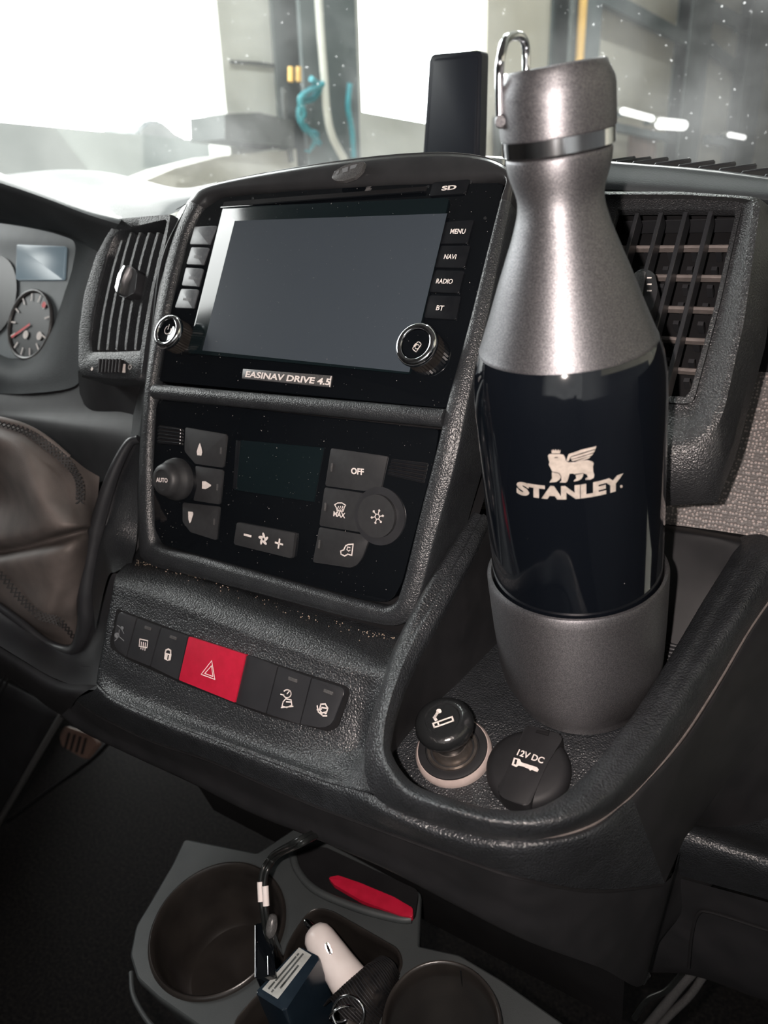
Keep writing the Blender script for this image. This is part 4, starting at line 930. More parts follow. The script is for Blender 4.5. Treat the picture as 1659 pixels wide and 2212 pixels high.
def cylpt(px, py, r):
    d = nrm(ray(px, py)); o_ = CAM-BP; dp = d-AX*(d@AX); op = o_-AX*(o_@AX)
    a, b, c_ = dp@dp, 2*dp@op, op@op-r*r; t = (-b-math.sqrt(max(0, b*b-4*a*c_)))/(2*a); q = o_+d*t
    h = q@AX; e = q-AX*h; return math.atan2(e@av, e@au)*r, h
RB = .0365
def cyl(s, h, r): 
    a = s/RB; return BP+AX*h+r*(math.cos(a)*au+math.sin(a)*av)
def wrapmesh(name, V2, Fs, r, m, parent):
    bm = bmesh.new(); vs = [bm.verts.new((x, y, 0)) for x, y in V2]
    for f in Fs:
        try: bm.faces.new([vs[i] for i in f])
        except ValueError: pass
    bmesh.ops.triangulate(bm, faces=bm.faces[:])
    s0 = min(v[0] for v in V2); s1 = max(v[0] for v in V2); x = s0+.001
    while x < s1:
        bmesh.ops.bisect_plane(bm, geom=bm.verts[:]+bm.edges[:]+bm.faces[:], plane_co=(x, 0, 0), plane_no=(1, 0, 0)); x += .001
    for v in bm.verts: v.co = Vector(cyl(v.co.x, v.co.y, r))
    for f in bm.faces:
        f.normal_update()
        if f.normal.dot(Vector(CAM)-f.calc_center_median()) < 0: f.normal_flip()
    me = bpy.data.meshes.new(name); bm.to_mesh(me); bm.free(); return link(name, me, m, parent, False)
Z9 = lambda x, y: (1000+x/3.072, 900+y/3.072)
def z9(pts): return [cylpt(*Z9(*p), RB) for p in pts]
LG = bpy.data.objects.new('logo', None)
polys = [[(565, 258), (572, 248), (590, 246), (648, 248), (668, 252), (676, 266), (684, 292), (700, 302), (745, 300), (790, 290), (830, 288), (860, 298), (868, 310), (862, 330), (864, 362), (872, 385), (868, 405), (845, 418), (812, 418), (815, 408), (830, 400), (822, 382), (800, 375), (796, 395), (785, 412), (765, 424), (735, 430), (738, 420), (752, 410), (748, 385), (730, 376), (708, 378), (702, 400), (694, 425), (682, 438), (642, 436), (655, 422), (652, 398), (640, 418), (620, 432), (575, 436), (580, 424), (592, 410), (590, 380), (592, 362), (582, 340), (570, 318), (575, 300), (568, 282)],
         [(588, 218), (594, 228), (600, 216), (608, 228), (616, 215), (624, 228), (632, 216), (640, 228), (648, 218), (644, 243), (590, 243)],
         [(686, 290), (702, 248), (790, 217), (885, 195), (880, 212), (800, 236), (716, 263), (700, 296)],
         [(716, 269), (800, 243), (878, 219), (868, 236), (800, 257), (716, 282)], [(718, 286), (800, 263), (866, 242), (855, 257), (805, 272), (728, 294)], [(742, 297), (800, 278), (848, 263), (835, 276), (800, 287)]]
V2, Fs = [], []
for P in polys:
    q = z9(P); b0 = len(V2); V2 += q; Fs.append(list(range(b0, b0+len(q))))
bear = wrapmesh('bear_emblem', V2, Fs, RB+.00012, 'brushlogo', body)
V2, Fs = [], []
for P in ([(604, 274), (612, 267), (628, 266), (634, 276), (628, 272), (612, 273)], [(592, 362), (640, 372), (655, 400), (652, 402), (636, 376), (592, 366)], [(748, 385), (742, 378), (800, 372), (800, 376)]):
    q = z9(P); b0 = len(V2); V2 += q; Fs.append(list(range(b0, b0+len(q))))
wrapmesh('emblem_lines', V2, Fs, RB+.0002, 'black', body)
vs, fs, asp = textmesh('STANLEY', .06, 1.0)
def quad3(x, p):
    (x0, y0), (x1, y1), (x2, y2) = p
    return y0*(x-x1)*(x-x2)/((x0-x1)*(x0-x2))+y1*(x-x0)*(x-x2)/((x1-x0)*(x1-x2))+y2*(x-x0)*(x-x1)/((x2-x0)*(x2-x1))
V2 = []
for x, y in vs:
    X_ = 356+x*(1066-356)
    yb = quad3(X_, ((356, 512), (690, 550), (1066, 478))); yt = quad3(X_, ((356, 424), (690, 458), (1066, 372)))
    V2.append(cylpt(*Z9(X_, yb+(yt-yb)*y), RB))
wrapmesh('lettering', V2, fs, RB+.00012, 'brushlogo', body)
q = z9([(1050+9*math.cos(k*.7), 462+10*math.sin(k*.7)) for k in range(9)]); wrapmesh('registered_mark', q, [list(range(9))], RB+.00012, 'brushlogo', body)
# ================================================================ LIGHTER AND SOCKET LID
NS = nrm([-.038, -.36, .93])
def fpt(px, py):
    p = atZ(px, py, -.012)
    for _ in range(12): p = atZ(px, py, fl_(p)[2])
    return p
lb = fpt(981, 1627)
LT = thing('cigarette_lighter', 'black knobbed cigarette lighter in a pale translucent ring, at the front of the tray', 'lighter', tuple(lb))
lab(lathe('glow_ring', lb, NS, [(-.002, .0), (-.002, .0178), (.001, .0181), (.003, .0178), (.0042, .0168), (.0042, .0150), (.0036, .0146), (.0036, 0)], 'glow', LT, 72), 'pale pinkish ring')
lathe('socket_plate', lb, NS, [(.0036, .0165), (.0050, .0162), (.0054, .0150), (.0052, .0128), (.0044, .0124), (.0044, .0)], 'soft', LT, 64)
lathe('socket_barrel', lb, NS, [(.0045, .0120), (.0052, .0118), (.0050, .0105), (.003, .0100), (.0085, .0084), (.0095, .0080), (.0096, .006), (.0096, 0)], 'socketmetal', LT, 64)
NH = nrm(NS+np.array([-.02, .06, .0]))
def prj(P):
    q = M.T@(np.array(P)-CAM); return CX+F*q[0]/q[2], CY+F*q[1]/q[2]
hd = .020
hk = lathe('lighter_knob', lb, NS, [(.0085, .0076), (.013, .0072), (.0165, .0080), (.0185, .0108), (.0205, .0128), (.0228, .0134), (.0252, .0130), (.0272, .0114), (.0280, .0092), (.0280, .0080), (.0274, .0076), (.0276, .0)], 'knobgloss', LT, 64)
LP = Pl(lb+NS*.0277, None, N=NS)
Z6 = lambda x, y: (880+x/4.608, 1490+y/4.608)
def z6(pl, pts, o=0): return pl.ls([Z6(*p) for p in pts], o)
kx = prj(lb+NS*.0278)
dxk, dyk = (0, 0)
def zk(pts, o=0):   # icon drawn relative to the knob's own face centre
    return LP.ls([(kx[0]+(x-350)/4.608, kx[1]+(y-288)/4.608) for x, y in pts], o)
flat('cigarette_symbol', LP, stroke(zk([(262, 345), (452, 278), (462, 318), (275, 384)]), .0008, True)+stroke(zk([(308, 330), (320, 366)]), .0007)+stroke(zk([(290, 308), (276, 285), (290, 262), (305, 240)]), .0013)+[zk([(320+27*math.cos(u*.6), 222+24*math.sin(u*.6)) for u in range(10)])], .0003, 'print', hk)
sb = fpt(1143, 1672)
SK = thing('socket_lid', 'round black 12 volt socket cover with raised strap, beside the bottle foot', 'socket cover', tuple(sb))
lid = lathe('lid_disc', sb, NS, [(-.002, 0), (-.002, .0172), (.0, .0182), (.003, .0186), (.0055, .0182), (.0070, .0170), (.0078, .015), (.0081, .010), (.0082, 0)], 'soft', SK, 72)
SP = Pl(sb, None, N=NS)
strp = prism('lid_strap', SP, roundpoly(z6(SP, [(1178, 345), (1395, 392), (1545, 452), (1530, 520), (1375, 730), (1212, 1165), (1080, 1130), (945, 1075), (885, 990), (990, 780), (1130, 470)], .0092), [.002, 0, .002, .001, 0, .003, .002, .002, .003, 0, 0]), .0, .0092, 'soft', SK, bev=.0008)
prism('hinge_tab', SP, z6(SP, [(1285, 398), (1415, 412), (1402, 452), (1275, 418)], .0098), .0088, .0098, 'black', SK, bev=.0003)
text('12V DC', SP, Z6(1085, 650), Z6(1345, 737), .0032, .0094, 'print', strp, .025)
flat('key_symbol', SP, [z6(SP, [(1060, 675), (1120, 690), (1135, 722), (1290, 770), (1308, 795), (1295, 818), (1270, 812), (1240, 797), (1222, 806), (1205, 786), (1175, 776), (1160, 766), (1130, 760), (1105, 755), (1085, 770), (1037, 748)], .0094)], .0094, 'print', strp)
flat('key_slot', SP, [z6(SP, [(1072, 690), (1095, 697), (1082, 745), (1060, 738)], .0095)], .0095, 'soft', strp)
# ================================================================ LOWER CONSOLE (cup holders)
LCP = Pl(atZ(470, 2010, -.2), None, N=nrm([0, -.2, .98]))
LC = thing('cup_holder_console', 'low dark grey console with two round cup wells and an open bin, below the dashboard', 'cup holder', tuple(LCP.P0))
def L_(pts, o=0): return LCP.ls(pts, o)
A1, A2 = LCP.l(327, 2040), LCP.l(611, 1965); c1_ = ((A1[0]+A2[0])/2, (A1[1]+A2[1])/2); r1_ = math.dist(A1, A2)/2
a_, b_ = LCP.l(832, 2190, .012), LCP.l(1072, 2190, .012); c2_ = LCP.l(953, 2208, .012); r2_ = math.dist(a_, b_)/2*1.02
outl = roundpoly(L_([(400, 1815), (375, 1868), (330, 1945), (297, 2000), (285, 2060), (300, 2110), (345, 2152), (400, 2190), (450, 2225), (540, 2300), (900, 2420), (1300, 2420), (1300, 2290), (1211, 2212), (1083, 2121), (991, 2066), (900, 2046), (905, 1930), (760, 1850), (640, 1790), (556, 1846)]), .002)
binp = roundpoly(L_([(676, 1966), (712, 1970), (858, 2054), (866, 2082), (820, 2180), (790, 2300), (520, 2300), (506, 2212), (560, 2150), (610, 2110), (622, 2045), (650, 1998)]), .006)
holes = [circ(c1_, r1_, 64), circ(c2_, r2_, 56), binp]
def holed(name, pl, outer, holes, o, m, parent):
    bm = bmesh.new(); E_ = []
    for P in [outer]+holes:
        vs = [bm.verts.new(pl.w(x, v, o)) for x, v in P]
        E_ += [bm.edges.new((vs[i], vs[(i+1) % len(vs)])) for i in range(len(vs))]
    bmesh.ops.triangle_fill(bm, use_beauty=True, use_dissolve=False, edges=E_)
    # remove anything filled inside a hole
    def inside(p, P):
        c = False; j = len(P)-1
        for i in range(len(P)):
            if (P[i][1] > p[1]) != (P[j][1] > p[1]) and p[0] < (P[j][0]-P[i][0])*(p[1]-P[i][1])/(P[j][1]-P[i][1]+1e-15)+P[i][0]: c = not c
            j = i
        return c
    dl_ = []
    for f in bm.faces:
        c_ = np.array(f.calc_center_median())-pl.P0; q = (c_@pl.X, c_@pl.U)
        if any(inside(q, P) for P in holes) or not inside(q, outer): dl_.append(f)
    bmesh.ops.delete(bm, geom=dl_, context='FACES')
    for f in bm.faces:
        f.normal_update()
        if f.normal.dot(Vector(pl.N)) < 0: f.normal_flip()
    me = bpy.data.meshes.new(name); bm.to_mesh(me); bm.free(); return link(name, me, m, parent, False)
holed('console_top', LCP, outl, holes, 0, 'cupplastic', LC)
# rolled outer edge and skirt
def skirt(name, pl, P, m, parent, prof):
    n = len(P); cen = np.mean([np.array(p) for p in P], 0); rows = []
    Q = [np.array(p) for p in P]
    nr = []
    for i in range(n):
        t = Q[(i+1) % n]-Q[i-1]; t = t/(np.linalg.norm(t)+1e-12); nr.append(np.array([t[1], -t[0]]))
    area = sum(Q[i][0]*Q[(i+1) % n][1]-Q[(i+1) % n][0]*Q[i][1] for i in range(n)); sg = 1 if area > 0 else -1
    for off, o in prof: rows.append([pl.w(*(Q[i]+nr[i]*off*sg), o) for i in range(n)])
    V = [tuple(p) for r_ in rows for p in r_]; Fc = []
    for j in range(len(rows)-1):
        for i in range(n): k = (i+1) % n; Fc.append((j*n+i, j*n+k, (j+1)*n+k, (j+1)*n+i))
    bm = bmesh.new(); me = bpy.data.meshes.new(name); me.from_pydata(V, [], Fc); bm.from_mesh(me)
    return bmlink(name, bm, m, parent, True, 60)
skirt('console_edge', LCP, outl, 'cupplastic', LC, [(0, 0), (.0008, -.0004), (.0014, -.0016), (.0014, -.006), (-.001, -.02), (-.006, -.06)])
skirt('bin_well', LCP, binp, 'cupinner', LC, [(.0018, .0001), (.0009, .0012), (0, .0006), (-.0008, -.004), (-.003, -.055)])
prism('bin_floor', LCP, binp, -.06, -.055, 'black', LC, bev=0)
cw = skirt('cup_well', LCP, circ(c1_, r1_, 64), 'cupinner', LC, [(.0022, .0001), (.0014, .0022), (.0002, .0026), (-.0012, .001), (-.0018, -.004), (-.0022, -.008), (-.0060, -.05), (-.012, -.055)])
prism('well_floor', LCP, circ(c1_, r1_*.9, 48), -.06, -.054, 'cupinner', LC, bev=0)
tube('well_ledge', [LCP.w(c1_[0]+r1_*.72*math.cos(u), c1_[1]+r1_*.72*math.sin(u), -.045) for u in np.linspace(-1.9, -.3, 9)], .0022, 'cupinner', LC)
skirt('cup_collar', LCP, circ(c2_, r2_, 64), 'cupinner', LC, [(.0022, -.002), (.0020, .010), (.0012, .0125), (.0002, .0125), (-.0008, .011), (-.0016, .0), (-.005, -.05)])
prism('well_floor', LCP, circ(c2_, r2_*.92, 48), -.055, -.05, 'cupplastic', LC, bev=0)
tube('collar_seam', [LCP.w(c2_[0]-r2_*.11, c2_[1]+r2_*.985-.0006, .010), LCP.w(c2_[0]-r2_*.1, c2_[1]+r2_*.9, -.045)], .0006, 'black', LC, sub=0)
# front card slot with red liner
prism('card_slot', LCP, roundpoly(L_([(636, 1842), (700, 1830), (905, 1925), (896, 1985), (780, 1962), (690, 1926), (650, 1890)], .003), .004), .0008, .004, 'black', LC, bev=0)
tube('slot_lip', [LCP.px(a, b, .006) for a, b in ((632, 1845), (644, 1882), (684, 1924), (775, 1962), (860, 1984), (889, 1985))], .0026, 'cupplastic', LC)
lab(prism('slot_liner', LCP, roundpoly(L_([(709, 1895), (730, 1890), (779, 1907), (851, 1937), (892, 1961), (891, 1981), (865, 1977), (779, 1944), (721, 1910)], .010), .0012), .006, .0098, 'red', LC, bev=.0006), 'red liner strip in the slot')
# lower skirt line at left
tube('lower_edge', [LCP.px(a, b, -.03) for a, b in ((283, 2100), (288, 2150), (315, 2200), (350, 2240))], .0016, 'cupplastic', LC)
# ---- things lying in the bin
tb = L_([(646, 2044), (692, 2068), (615, 2186), (550, 2145)], .03)
ad_ = thing('charger_adapter', 'dark blue-black charger block with a grey printed label standing in the bin', 'charger', tuple(LCP.w(*tb[0], -.0)))
blk = prism('block', LCP, roundpoly(tb, .002), -.05, .03, 'adapter', ad_, bev=.0014)
lb_ = flat('rating_label', LCP, [L_([(646, 2046.5), (673, 2063), (600, 2158), (566, 2137)], .0302)], .0302, 'label', blk)
lp = np.array(L_([(646, 2046.5), (673, 2063), (600, 2158), (566, 2137)], .0304))
S_ = []
for k, (f0, f1) in enumerate(((.08, .9), (.06, .94), (.2, .7))):
    u = .26+.24*k; a = lp[3]+(lp[2]-lp[3])*u; b = lp[0]+(lp[1]-lp[0])*u; n_ = 22
    for j in range(n_):
        t0 = f0+(f1-f0)*j/n_; 
        if random.random() < .85: S_ += stroke([tuple(a+(b-a)*t0), tuple(a+(b-a)*(t0+(f1-f0)/n_*.62))], .0011)
flat('label_print', LCP, S_, .0304, 'labelink', blk)
pp = L_([(551, 1996), (586, 1990), (596, 2106), (553, 2116)], .034)
pw = thing('plug_case', 'thin glossy black plug case standing upright left of the charger block', 'plug', tuple(LCP.w(*pp[3], 0)))
prism('case', LCP, roundpoly(pp, .001), .0, .034, 'piano', pw, bev=.0008)
for x in ((552, 2000, 552, 2112), (579, 2066, 580, 2106)):
    tube('case_edge', [LCP.px(x[0], x[1], .0345), LCP.px(x[2], x[3], .0345)], .0006, 'chrome', pw, sub=0)
w0, w1 = LCP.px(686, 2022, .012), LCP.px(775, 2150, .004); wx = nrm(w1-w0); wl = np.linalg.norm(w1-w0)
wc = thing('car_charger', 'white rounded car charger with a chrome side contact lying in the bin', 'charger', tuple(w0))
lathe('charger_body', w0-wx*.006, wx, [(0, 0), (.0004, .003), (.002, .0064), (.005, .0086), (.009, .0094), (.03, .0105), (wl, .0115), (wl+.003, .0105), (wl+.003, 0)], 'white', wc, 48)
lathe('tip_contact', w0-wx*.006+(w0-LCP.px(690, 2030, .012))*0, nrm(LCP.px(664, 2003, .014)-LCP.px(676, 2016, .013)), [(.0, .0022), (.004, .0022), (.0062, .0014), (.0064, 0)], 'chrome', wc, 16)
sidep = LCP.px(708, 2048, .0225)
P_ = Pl(sidep, None, N=nrm(CAM-sidep))
e0 = P_.ls([(702, 2037), (706, 2034), (711, 2039), (718, 2056), (717, 2062), (711, 2062), (703, 2048)])
sc_ = prism('side_contact', P_, roundpoly(e0, .001), -.0035, .0012, 'chrome', wc, bev=.0005)
prism('contact_slot', P_, roundpoly([(x*.5, y*.55) for x, y in e0], .0003), .0008, .0014, 'black', sc_, bev=0)
# cable
c0 = [atY(682, 1800, -.093), atY(640, 1822, -.105), LCP.px(596, 1846, .075), LCP.px(574, 1878, .068), LCP.px(568, 1920, .06), LCP.px(572, 1965, .052), LCP.px(578, 2005, .042), LCP.px(588, 2040, .030), LCP.px(596, 2070, .014), LCP.px(602, 2090, -.01)]
cb_ = thing('twin_cable', 'black twin cable arching out from under the dashboard into the bin', 'cable', tuple(c0[0]))
for dx in (-.0017, .0017): tube('strand', [p+RX*0+np.array([dx*.85, -abs(dx)*.3, 0]) for p in c0], .0015, 'cable', cb_)
for dx in (-.0018, .0020):
    q = [LCP.px(569.5, 1905+3*(dx > 0), .0625)+np.array([dx, -.0009, 0]), LCP.px(571.5, 1948+3*(dx > 0), .056)+np.array([dx, -.0009, 0])]
    lab(tube('cable_sleeve', q, .0019, 'white', cb_, sub=0), 'short pale sleeve')
lathe('cable_bead', LCP.px(587, 1999, .046), nrm([.2, -.5, -.6]), [(-.006, 0), (-.005, .0022), (0, .0032), (.005, .0024), (.007, 0)], 'lens', cb_, 20, sub=2)
# ribbed fabric strap and key ring
fp = thing('fabric_strap', 'dark ribbed fabric strap bundled beside the white car charger', 'strap', tuple(LCP.px(790, 2120, 0)))
F0 = [[LCP.px(a, b, o) for a, b, o in r_] for r_ in (((700, 2175, .002), (745, 2135, .010), (790, 2090, .012), (820, 2068, .006)), ((715, 2160, .012), (755, 2122, .02), (800, 2085, .02), (835, 2070, .012)), ((735, 2190, .016), (775, 2150, .024), (820, 2110, .022), (852, 2084, .012)), ((770, 2225, .012), (800, 2180, .02), (836, 2135, .018), (860, 2100, .004)), ((800, 2260, .0), (822, 2200, .006), (850, 2150, .004), (866, 2110, -.004)))]
grid('strap_body', F0, 'carpet', fp, su=6, sv=8)
for k in range(26):
    t = k/25*3.0; j = min(2, int(t)); f = t-j
    line = [(r_[j]*(1-f)+r_[j+1]*f)+LCP.N*.0012 for r_ in F0]
    tube('strap_rib', line, .0004, 'soft', fp, n=6, sub=4)
ky = thing('key_ring', 'small tangle of metal ring and clasp at the bottom edge of the bin', 'key ring', tuple(LCP.px(750, 2190, .02)))
kc = LCP.px(752, 2188, .026)
tube('ring', [kc+.009*(math.cos(u)*nrm([1, .2, .1])+math.sin(u)*nrm([0, .4, .8])) for u in np.linspace(0, 2*math.pi, 16)[:-1]], .0008, 'chrome', ky, closed=True, sub=3)
tube('ring', [kc+np.array([-.004, 0, -.004])+.007*(math.cos(u)*nrm([.6, .7, .1])+math.sin(u)*nrm([0, -.2, .9])) for u in np.linspace(0, 2*math.pi, 16)[:-1]], .0007, 'chrome', ky, closed=True, sub=3)
box('clasp', kc+np.array([.006, -.002, -.006]), (nrm([1, .3, -.4]), nrm([-.3, 1, 0]), nrm([.4, .1, 1])), (.012, .004, .006), 'socketmetal', ky, bev=.001)
# ================================================================ INSTRUMENTS AND LEFT DASH
H0 = row([.25, .25, .24, .22, .2, .16], [(-160, 330), (-60, 352), (30, 385), (110, 412), (190, 446), (258, 466)])
H1 = row([.06, .06, .06, .06, .06, .055], [(-160, 345), (-60, 366), (25, 393), (105, 421), (190, 453), (262, 474)])
H2 = row([.055, .055, .056, .057, .058, .06], [(-160, 395), (-60, 410), (10, 425), (85, 450), (165, 482), (240, 510)])
H3 = row([.10, .10, .1, .1, .095, .075], [(-160, 450), (-60, 460), (0, 470), (70, 490), (150, 515), (215, 545)])
grid('instrument_hood', [H0, H1, H2, H3], 'dash', D, su=6, sv=6)
Bd = [(-160, 480), (-60, 478), (20, 485), (100, 500), (158, 520), (158, 570), (142, 625), (122, 670), (95, 718), (66, 752), (30, 760), (-20, 740), (-90, 735), (-160, 730)]
B0_ = row([.12]*14, Bd)
B1_ = row([.1, .1, .1, .1, .09, .085, .08, .078, .075, .07, .07, .07, .07, .07], [(-160, 470), (-60, 465), (10, 474), (85, 492), (180, 520), (182, 575), (165, 640), (150, 690), (128, 740), (98, 785), (40, 800), (-20, 790), (-90, 780), (-160, 775)])
B2_ = row([.098, .098, .098, .095, .078, .07, .068, .065, .06, .055, .055, .06, .06, .06], [(-160, 455), (-60, 458), (0, 466), (75, 486), (216, 542), (205, 590), (186, 660), (176, 720), (172, 790), (160, 835), (60, 850), (-20, 850), (-90, 850), (-160, 850)])
grid('instrument_surround', [B0_, B1_, B2_], 'dash', D, su=5, sv=6)
C0 = row([.07, .066, .062, .05], [(-160, 830), (0, 830), (150, 812), (200, 805)])
C1 = row([.055, .05, .045, .035], [(-160, 880), (0, 885), (170, 890), (320, 880)])
C2 = row([.05, .045, .03, .02], [(-160, 935), (0, 925), (180, 935), (320, 950)])
C3 = row([.05, .045, .03, .01], [(-160, 1100), (0, 1080), (180, 1050), (320, 1010)])
grid('lower_dash_face', [C0, C1, C2, C3], 'soft', D, su=5, sv=5)
VB = row([.045, .04, .035, .03], [(168, 800), (196, 818), (260, 826), (318, 828)])
VB1 = row([.05, .045, .04, .03], [(172, 850), (200, 905), (260, 925), (318, 930)])
grid('vent_underside', [VB, VB1], 'soft', D, su=5, sv=4)
IP = Pl(atY(60, 620, .121), 22)
IC = thing('instrument_cluster', 'blurred instrument cluster with a pale screen and round dial, behind the hood', 'gauge', tuple(IP.P0))
prism('cluster_face', IP, IP.ls([(-160, 470), (165, 490), (170, 560), (150, 640), (100, 740), (40, 775), (-160, 760)]), -.01, 0, 'clusterface', IC, bev=0)
prism('trip_screen', IP, roundpoly(IP.ls([(36, 528), (141, 532), (137, 604), (34, 604)], .002), .002), 0, .002, 'clusterscreen', IC, bev=.0005)
g0 = IP.l(66, 702, .002); rg = abs(IP.l(112, 702, .002)[0]-g0[0])
gd = prism('gauge_dial', IP, circ(g0, rg, 40), 0, .002, 'smooth', IC, bev=.0005)
tube('dial_rim', [IP.w(g0[0]+rg*math.cos(u), g0[1]+rg*math.sin(u), .003) for u in np.linspace(0, 2*math.pi, 33)[:-1]], .0016, 'lens', gd, closed=True, sub=1)
flat('dial_marks', IP, [q for u in np.linspace(.3, 5.9, 13) for q in stroke([(g0[0]+rg*.72*math.cos(u), g0[1]+rg*.72*math.sin(u)), (g0[0]+rg*.9*math.cos(u), g0[1]+rg*.9*math.sin(u))], .0015)], .0032, 'print', gd)
flat('dial_needle', IP, stroke([(g0[0], g0[1]), (g0[0]-rg*.75, g0[1]-rg*.4)], .0022)+[circ((g0[0]+rg*.55, g0[1]+rg*.6), .003, 10)], .0034, 'needle', gd)
flat('dial_dots', IP, [circ((g0[0]-rg*.1, g0[1]-rg*.3), .004, 12), circ((g0[0]+rg*.55, g0[1]-rg*.3), .004, 12)], .0034, 'print', gd)
g1 = IP.l(-18, 640, .002); prism('gauge_dial', IP, circ(g1, rg*1.25, 40), 0, .002, 'smooth', IC, bev=.0005)
# ================================================================ GEAR GAITER
GT = thing('gear_gaiter', 'folded dark leather gear lever gaiter with cross stitched seams, left of the console', 'gaiter', tuple(atY(100, 1200, -.03)))
GR = [([(-60, 893), (0, 905), (60, 925), (108, 955), (150, 985), (185, 1012), (215, 1030)], [-.035, -.035, -.032, -.028, -.02, -.012, -.004]),
      ([(-60, 935), (0, 948), (52, 966), (98, 1000), (140, 1032), (180, 1052), (212, 1068)], [-.052, -.052, -.05, -.045, -.036, -.024, -.008]),
      ([(-60, 985), (0, 1000), (46, 1030), (85, 1062), (134, 1085), (180, 1092), (210, 1100)], [-.045, -.046, -.056, -.060, -.05, -.034, -.012]),
      ([(-60, 1070), (0, 1075), (40, 1088), (82, 1105), (138, 1118), (182, 1124), (207, 1128)], [-.032, -.030, -.044, -.062, -.058, -.04, -.014]),
      ([(-60, 1165), (0, 1162), (50, 1155), (100, 1148), (148, 1140), (186, 1136), (205, 1138)], [-.048, -.048, -.055, -.062, -.058, -.04, -.014]),
      ([(-60, 1196), (0, 1192), (50, 1184), (100, 1170), (150, 1156), (188, 1146), (204, 1144)], [-.036, -.036, -.042, -.046, -.044, -.03, -.012]),
      ([(-60, 1215), (0, 1212), (55, 1205), (108, 1195), (154, 1182), (186, 1172), (202, 1168)], [-.056, -.056, -.06, -.062, -.056, -.038, -.014]),
      ([(-60, 1235), (0, 1252), (60, 1262), (110, 1262), (150, 1250), (180, 1238), (196, 1230)], [-.054, -.055, -.058, -.06, -.052, -.038, -.018]),
      ([(-60, 1265), (0, 1292), (50, 1318), (95, 1335), (130, 1332), (165, 1315), (188, 1290)], [-.05, -.052, -.056, -.058, -.05, -.042, -.024]),
      ([(-60, 1300), (0, 1330), (48, 1352), (84, 1372), (120, 1388), (155, 1392), (180, 1375)], [-.036, -.036, -.036, -.036, -.036, -.034, -.03])]
gb = grid('gaiter_leather', [row(y, p) for p, y in GR], 'gaiter', GT, su=7, sv=7)
def stitches(pts, yoff, w, n, label):
    C_ = [np.array(p) for p in spline([atY(a, b, y) for a, b, y in pts], 10)]
    bm = bmesh.new(); L = len(C_)
    for k in range(n):
        i = min(L-2, int(k*(L-1)/n)); a, b = C_[i], C_[i+1]; t = nrm(b-a); f = (k*(L-1)/n)-i; c_ = a+(b-a)*f
        nn_ = nrm(CAM-c_); u = np.cross(nn_, t)
        for s in (-1, 1):
            p, q = c_+t*w*.45+u*w*s*.5+nn_*.001, c_-t*w*.45-u*w*s*.5+nn_*.001
            d = nrm(q-p); e = np.cross(d, nn_)*.00045; g_ = nn_*.0006
            vs = [bm.verts.new(v) for v in (p-e, p+e, q+e, q-e, p-e+g_, p+e+g_, q+e+g_, q-e+g_)]
            for fc_ in ((4, 5, 6, 7), (0, 1, 5, 4), (1, 2, 6, 5), (2, 3, 7, 6), (3, 0, 4, 7)): bm.faces.new([vs[z] for z in fc_])
    stuff(bmlink('seam_stitching', bm, 'thread', GT, False))
stitches([(-60, 900, -.045), (0, 915, -.046), (55, 932, -.044), (100, 962, -.04), (145, 1000, -.032), (170, 1040, -.036), (172, 1090, -.046)], 0, .006, 34, '')
stitches([(-40, 1205, -.058), (0, 1240, -.06), (42, 1290, -.062), (85, 1328, -.062), (130, 1345, -.054), (165, 1385, -.04)], 0, .006, 28, '')
tube('seam_welt', [atY(a, b, y) for a, b, y in ((-60, 895, -.04), (0, 906, -.041), (55, 922, -.038), (100, 948, -.034), (148, 988, -.026))], .0022, 'gaiter', GT)
FR = [(300, 948, .0), (276, 962, -.004), (240, 1036, -.014), (206, 1155, -.026), (186, 1285, -.038), (184, 1350, -.042), (160, 1402, -.045), (106, 1392, -.048), (42, 1342, -.052), (-30, 1290, -.054)]
fr = [atY(*p) for p in FR]
tube('gaiter_frame', fr, lambda t: .0028+.003*math.sin(math.pi*min(1, t*1.1))**2, 'smooth', D, n=16)
G1 = row([.008, .004, -.004, -.02, -.035, -.045, -.06, -.06, -.06, -.06], [(310, 962), (296, 985), (262, 1050), (238, 1165), (222, 1290), (214, 1380), (195, 1440), (120, 1425), (40, 1372), (-30, 1320)])
G2 = row([.016, .014, .008, -.0, -.025, -.045, -.085, -.085, -.08, -.08], [(334, 990), (328, 1020), (322, 1080), (318, 1180), (290, 1250), (262, 1330), (228, 1480), (130, 1470), (40, 1420), (-40, 1370)])
grid('gaiter_base', [[p+np.array([0, .003, 0]) for p in fr], G1, G2], 'smooth', D, su=5, sv=6)
G3 = row([-.094, -.088, -.085, -.085], [(209, 1480), (130, 1472), (40, 1422), (-40, 1372)])
G4 = row([-.092, -.088, -.085, -.085], [(165, 1510), (110, 1495), (40, 1450), (-40, 1400)])
G5 = row([-.06, -.06, -.06, -.06], [(145, 1552), (100, 1525), (30, 1470), (-40, 1430)])
grid('lower_dash_edge', [G3, G4, G5], 'soft', D, su=6, sv=5)
grid('lip_filler', [row([-.06]*3, [(130, 1440), (200, 1440), (262, 1455)]), row([-.06]*3, [(130, 1550), (200, 1560), (262, 1570)])], 'soft', D, su=2, sv=2)  # patch added behind the lip to close a light leak
